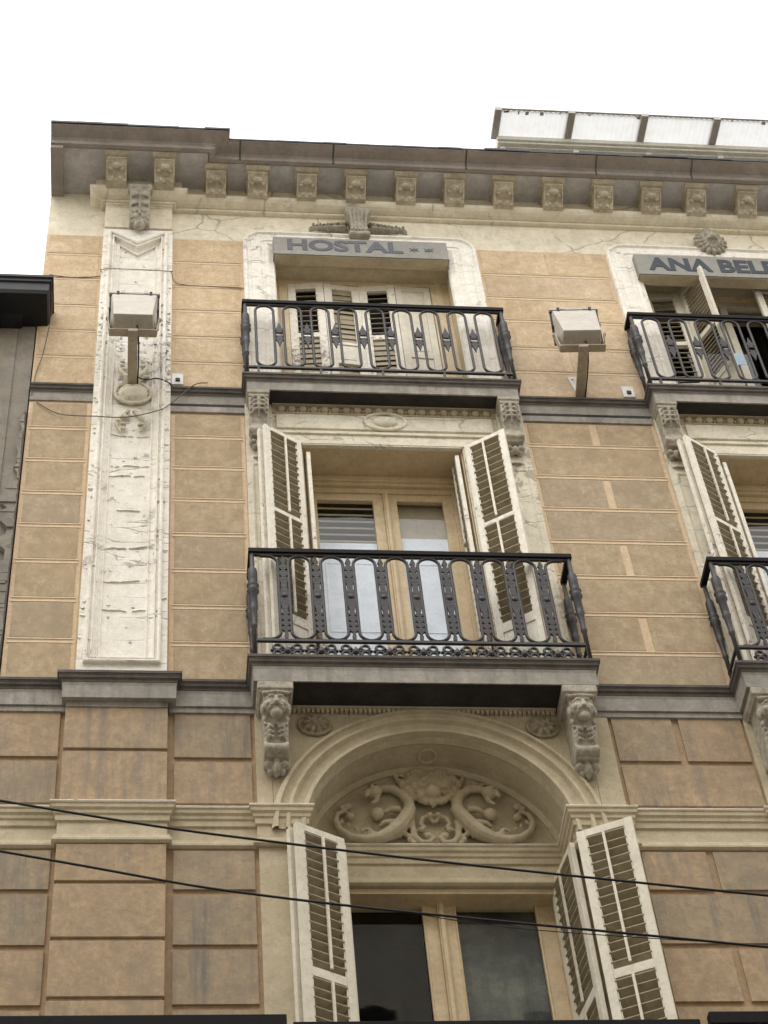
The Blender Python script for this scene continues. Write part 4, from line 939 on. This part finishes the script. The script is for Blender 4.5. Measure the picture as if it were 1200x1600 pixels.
ob('lettering', text_mesh('ANA BELEN', 4.60, 6.07, 17.70 + .075, 18.055 - .05, .118, .038), LETD, t)

# paper sheet in the window behind the second upper balcony
q = B(); q.prism([(5.29, 16.79), (5.285, 16.985), (5.405, 17.0), (5.41, 16.815)], -.275, -.272)
o = ob('paper_sheet', q, PAPER); tag(o, 'small pale blue paper sheet stuck on the dark window behind the right upper balcony', 'paper')

# ================================================================== FLOODLIGHTS
def floodlight(label):
    t = thing('floodlight', label, 'floodlight', (0, Y0, 0), 'floodlights on brackets lighting the facade')
    q = B()
    F4 = [(-.195, .30, .42), (.195, .30, .42), (.195, .755, .40), (-.195, .755, .40)]
    q.hexa([(-.165, .21, .45), (.165, .21, .45), (.195, .36, .40), (-.195, .36, .40), (-.162, .22, .61), (.162, .22, .61), (.19, .81, .425), (-.19, .81, .425)])
    q.hexa([(-.195, .36, .385), (.195, .36, .385), (.2, .815, .385), (-.2, .815, .385), (-.19, .355, .43), (.19, .355, .43), (.19, .812, .426), (-.19, .812, .426)])
    ob('housing', q, LAMPM, t, bevel=.008)
    q = B(); q.box(-.213, .213, .345, .865, .368, .384); ob('gasket', q, LAMPD, t)
    q = B(); q.box(-.218, .218, .855, .882, .36, .405)
    for s in (-.1, .1): q.box(s - .018, s + .018, .85, .892, .395, .414)
    ob('lid', q, LAMPM, t, bevel=.003)
    for s in (-1, 1):
        q = B(); q.box(s * .14 - .012, s * .14 + .012, .79, .85, .41, .432); ob('hinge', q, LAMPD, t)
        q = B(); q.ball(s * .206, .60, .40, .008, .02, .02); ob('bolt', q, LAMPD, t)
    q = B(); q.tube([(.03, .215, .50), (.05, .15, .50), (.045, .11, .47), (.05, .08, .38), (.05, .07, .2), (.045, .06, .02)], .0065, 6)
    ob('wire', q, LAMPD, t, smooth=True)
    q = B()
    for s in (-1, 1): q.hexa([(s * .213, .40, .42), (s * .221, .40, .42), (s * .221, .40, .47), (s * .213, .40, .47), (s * .190, .12, .46), (s * .198, .11, .46), (s * .198, .11, .53), (s * .190, .12, .53)]); q.ball(s * .222, .39, .445, .012, .02, .02)
    q.box(-.190, .190, .103, .116, .46, .535)
    for s in (-1, 1): q.tube([(s * .187, .110, .463), (s * .187, .110, .532)], .0105, 6)
    ob('yoke', q, LAMPB, t, bevel=.002)
    q = B(); q.box(-.04, .04, .060, .098, .0, .55); q.ball(0, .056, .51, .014, .008, .014); q.box(-.075, .075, -.09, .18, .0, .012)
    ob('bracket_arm', q, LAMPB, t, bevel=.003)
    return t
def place(t, x, z, d, rz):
    t.location = (x, Y0 - d, z); t.rotation_euler = (0, R(2.5) if rz else 0, rz)
fl = floodlight('cream floodlight on the peeling white pilaster above its oval boss')
def dup_thing(t):
    c_ = t.copy(); C.objects.link(c_)
    for k_ in list(t.children): q_ = k_.copy(); C.objects.link(q_); q_.parent = c_
    return c_
fr_ = dup_thing(fl); fr_['label'] = 'cream floodlight on the tan wall between the two upper balconies'
for t_ in (fl, fr_):
    for k_ in t_.children: pass
# children were built at facade origin (y = Y0): their offsets are relative to the mount
place(fl, -.215, 15.68, .05, 0); place(fr_, 3.645, 15.735, .0, R(-5))
q = B(); q.prism([(3.575, 16.10), (3.655, 16.10), (3.67, 15.80), (3.66, 15.76), (3.64, 15.76)], .009, .02); q.ball(3.615, 16.06, .022, .012, .012, .008); q.ball(3.645, 15.90, .022, .010, .010, .008)
o = ob('wall_plate', q, WHITEP); tag(o, 'small white tapering metal plate on the wall beside the right floodlight bracket', 'plate')
def wbox(x0, x1, z0, z1, label):
    t = thing('junction_box', label, 'junction box', ((x0 + x1) / 2, Y0, z0), 'white junction boxes on the third floor wall')
    q = B(); q.box(x0, x1, z0, z1, .009, .038); ob('case', q, WHITEP, t, bevel=.004)
    q = B(); xm_, zm_ = (x0 + x1) / 2, (z0 + z1) / 2; q.box(xm_ - .016, xm_ + .022, zm_ - .04, zm_ + .0, .038, .050); ob('socket', q, LAMPD, t, bevel=.002)
    return t
wbox(.113, .215, 15.795, 15.95, 'small white junction box right of the peeling pilaster'); wbox(4.03, 4.135, 15.795, 15.955, 'small white junction box left of the right upper balcony')

# ================================================================== CABLES
def cable(name, pts, r_, m, label, sub=10):
    P = [Vector(p) for p in pts]; out = []
    for i in range(len(P) - 1):
        p0, p1, p2, p3 = P[max(i - 1, 0)], P[i], P[i + 1], P[min(i + 2, len(P) - 1)]
        for j in range(sub):
            t = j / sub; out.append(.5 * ((2 * p1) + (-p0 + p2) * t + (2 * p0 - 5 * p1 + 4 * p2 - p3) * t * t + (-p0 + 3 * p1 - 3 * p2 + p3) * t ** 3))
    out.append(P[-1]); b = B(); b.tube(out, r_, 6); o = ob(name, b, m, smooth=True); return tag(o, label, 'cable')
cable('street_cable', [(-6, 11.25, 1.), (-.879, 10.072, 1.), (.822, 9.74, 1.), (3.1, 9.413, 1.), (7.5, 8.86, 1.)], .008, BLACK, 'upper black cable crossing the facade just above the first floor glass')
cable('street_cable', [(-6, 10.85, 1.), (-.85, 9.674, 1.), (.806, 9.319, 1.), (3.561, 8.957, 1.), (7.5, 8.44, 1.)], .008, BLACK, 'lower black cable crossing in front of the first floor glass')
cable('thin_wire', [(1.15, 9.26, 1.), (1.35, 9.245, 1.), (2.1, 9.10, 1.), (3.3, 8.99, 1.)], .003, BLACK, 'thin dark wire sagging beside the lower street cable')
cable('facade_wire', [(-1.0, 17.49, .02), (-.8, 17.46, .015), (-.52, 17.50, .02), (-.50, 17.50, .092), (.06, 17.50, .092), (.10, 17.49, .08), (.16, 17.41, .02), (.45, 17.385, .016), (.80, 17.37, .016)], .004, GREYC, 'thin grey wire running across the pilaster above the left floodlight')
cable('facade_wire', [(-.95, 16.90, .3), (-.93, 16.6, .2), (-.98, 16.2, .05), (-1.03, 15.9, .02), (-1.045, 15.6, .02)], .004, GREYC, 'thin wire hanging from the dark neighbouring cornice down the corner')
cable('facade_wire', [(-1.0, 15.50, .02), (-.8, 15.33, .03), (-.5, 15.22, .095), (-.25, 15.22, .095), (0., 15.32, .095), (.11, 15.46, .07), (.3, 15.75, .06), (.42, 15.85, .02)], .0045, GREYC, 'thin grey wire sagging over the pilaster below the oval boss')
cable('lamp_wire', [(-.17, 15.79, .10), (-.1, 15.77, .09), (0., 15.80, .085), (.09, 15.75, .08), (.13, 15.745, .04), (.2, 15.775, .03)], .0055, BLACK, 'black wire from the left floodlight to the junction box')

# ================================================================== ROOFTOP CANOPY
T = thing('rooftop_canopy', 'white glazed rooftop veranda with corrugated translucent eave above the cornice', 'canopy', (6.5, Y0 + 1.6, 19.18))
px = [3.63 + .818 * i for i in range(8)]
random.seed(5)
q = B()
for i in range(7):
    n = 26; a, b_ = px[i] + .03, px[i + 1] - .03
    for j in range(n):
        u0, u1 = a + (b_ - a) * j / n, a + (b_ - a) * (j + 1) / n; z_ = .006 if j % 2 else 0.; z2 = 0. if j % 2 else .006
        q.f([q.v(u0, 21.49 + z_, -.19), q.v(u1, 21.49 + z2, -.19), q.v(u1, 21.52 + z2, -.5), q.v(u0, 21.52 + z_, -.5)])
        q.f([q.v(u0, 21.52 + z_, -.5), q.v(u1, 21.52 + z2, -.5), q.v(u1, 21.9 + z2, -2.5), q.v(u0, 21.9 + z_, -2.5)])
ob('roof_panel', q, POLY, T)
for x in px:
    q = B(); q.hexa([(x - .038, 21.46, -.17), (x + .038, 21.46, -.17), (x + .038, 21.53, -.17), (x - .038, 21.53, -.17), (x - .038, 21.485, -.55), (x + .038, 21.485, -.55), (x + .038, 21.56, -.55), (x - .038, 21.56, -.55)])
    ob('rafter', q, RAFT, T, bevel=.003)
q = B(); q.box(px[0], px[-1], 21.505, 21.522, -.195, -.175)
for i in range(16):
    x = px[0] + .05 + random.random() ** 1.6 * 3.2; l_ = random.uniform(.008, .045); q.prism([(x, 21.484), (x + random.uniform(.01, .05), 21.484), (x + .02, 21.487)], -.19 - l_, -.187)
ob('edge_trim', q, RAFT, T)
q = B(); q.box(px[0] + .02, px[-1], 21.40, 21.475, -.60, -.49); q.box(px[0] + .02, px[-1], 21.365, 21.40, -.60, -.515); ob('gutter', q, BEAM, T, bevel=.008)
q = B()
for i in range(8):
    x = px[i] + .05; q.box(x, x + .06, 19.10, 21.365, -.62, -.56)
q.box(px[0] + .05, px[-1], 20.15, 20.22, -.615, -.565); q.box(px[0] + .05, px[-1], 21.345, 21.365, -.615, -.565)
q.box(px[0] - .3, px[-1], 19.17, 20.15, -.66, -.6); q.box(px[0] - .35, px[0] + .2, 20.95, 21.2, -1.0, -.75)
ob('window', q, BEAM, T)
q = B(); q.sheet(px[0] + .06, px[-1], 20.22, 21.345, -.59); ob('pane', q, GLASS, T)
q = B(); q.box(px[0] + .05, px[0] + .11, 19.17, 21.5, -2.5, -.62); q.box(px[0] + .05, px[-1], 19.17, 21.8, -2.6, -2.5); ob('rear_wall', q, BEAM, T)

# ================================================================== NEIGHBOUR
Nn = thing('neighbouring_building', 'lower grey building with black cornice and crumbling plaster at the left edge', 'building', (-5, Y0 + 3, 0))
q = B(); q.box(-9, XL - .012, 0, 16.7, -6, 0.0)
q.box(-9, -1.22, 0, 16.6, 0, .012)
q.box(-9, -1.09, 13.16, 13.24, 0, .05)
ob('wall', q, NEIW, Nn)
q = B()
random.seed(11)
z = 12.0
P1 = []; 
while z < 15.4: P1.append((-1.078 + random.uniform(-.006, .004), z)); z += random.uniform(.04, .12)
P2 = [(x - random.uniform(.03, .13) * (1 if z_ < 14.4 else .35), z_) for x, z_ in P1]
for i in range(len(P1) - 1): q.prism([P1[i], P1[i + 1], P2[i + 1], P2[i]], .0, .034 + random.uniform(0, .02))
ob('broken_plaster', q, NEIW, Nn)
q = B(); prof = [(-.4, 16.90), (.385, 16.90), (.385, 16.865), (.37, 16.855), (.37, 16.82), (.355, 16.81), (.355, 16.70), (.34, 16.66), (.13, 16.655), (.11, 16.62), (.03, 16.60), (-.4, 16.60)]
q.sweep([(-9, 0), (-1.31, 0), (-1.31, -.5)], prof)
ob('cornice', q, NEIC, Nn, bevel=.003)
for x in (-2.9, -2.2, -1.5):
    q = B(); q.extr([(.0, 16.654), (.30, 16.654), (.29, 16.62), (.18, 16.58), (.12, 16.52), (.0, 16.50)], x - .1, x + .1); ob('cornice_bracket', q, NEIC, Nn)

# ================================================================== STREET AND OPPOSITE HOUSE
def ground(name, x0, x1, y0, y1, z, m, th=.0):
    bm = bmesh.new(); vs = [bm.verts.new(p_) for p_ in ((x0, y0, z), (x1, y0, z), (x1, y1, z), (x0, y1, z))]; bm.faces.new(vs)
    if th:
        r_ = bmesh.ops.extrude_face_region(bm, geom=list(bm.faces)); 
        for e_ in r_['geom']:
            if isinstance(e_, bmesh.types.BMVert): e_.co.z -= th
    me = bpy.data.meshes.new(name); bm.to_mesh(me); bm.free(); me.materials.append(m); o_ = bpy.data.objects.new(name, me); C.objects.link(o_); o_['kind'] = 'structure'; return o_
ground('ground', -200, 200, -200, 200, -.14, PAVE); ground('road', -200, 200, 1.2, 7.8, -.12, ASPH)
ground('pavement', -60, 60, 7.8, 9.9, 0, PAVE, .13); ground('pavement', -60, 60, -1.4, 1.2, 0, PAVE, .13)
O = thing('opposite_building', 'plain rendered apartment house across the street, behind the viewer', 'building', (2, -6, 0))
q = B(); q.box(-30, 30, 0, 20.8, 11.5, 18); ob('wall', q, OPPW, O)
q = B(); q.box(-30, 30, 20.8, 21.1, 11.1, 18.2); ob('cornice', q, CORN, O)
for ix in range(-3, 6):
    for iz in range(5):
        q = B(); x = ix * 2.6 + .4; z = 1. + iz * 3.9; q.box(x - .55, x + .55, z, z + 2.4, 11.47, 11.52); f_ = ob('window', q, SHUTC, O)
        q = B(); q.box(x - .45, x + .45, z + .1, z + 2.3, 11.44, 11.475); ob('pane', q, DARK, f_)
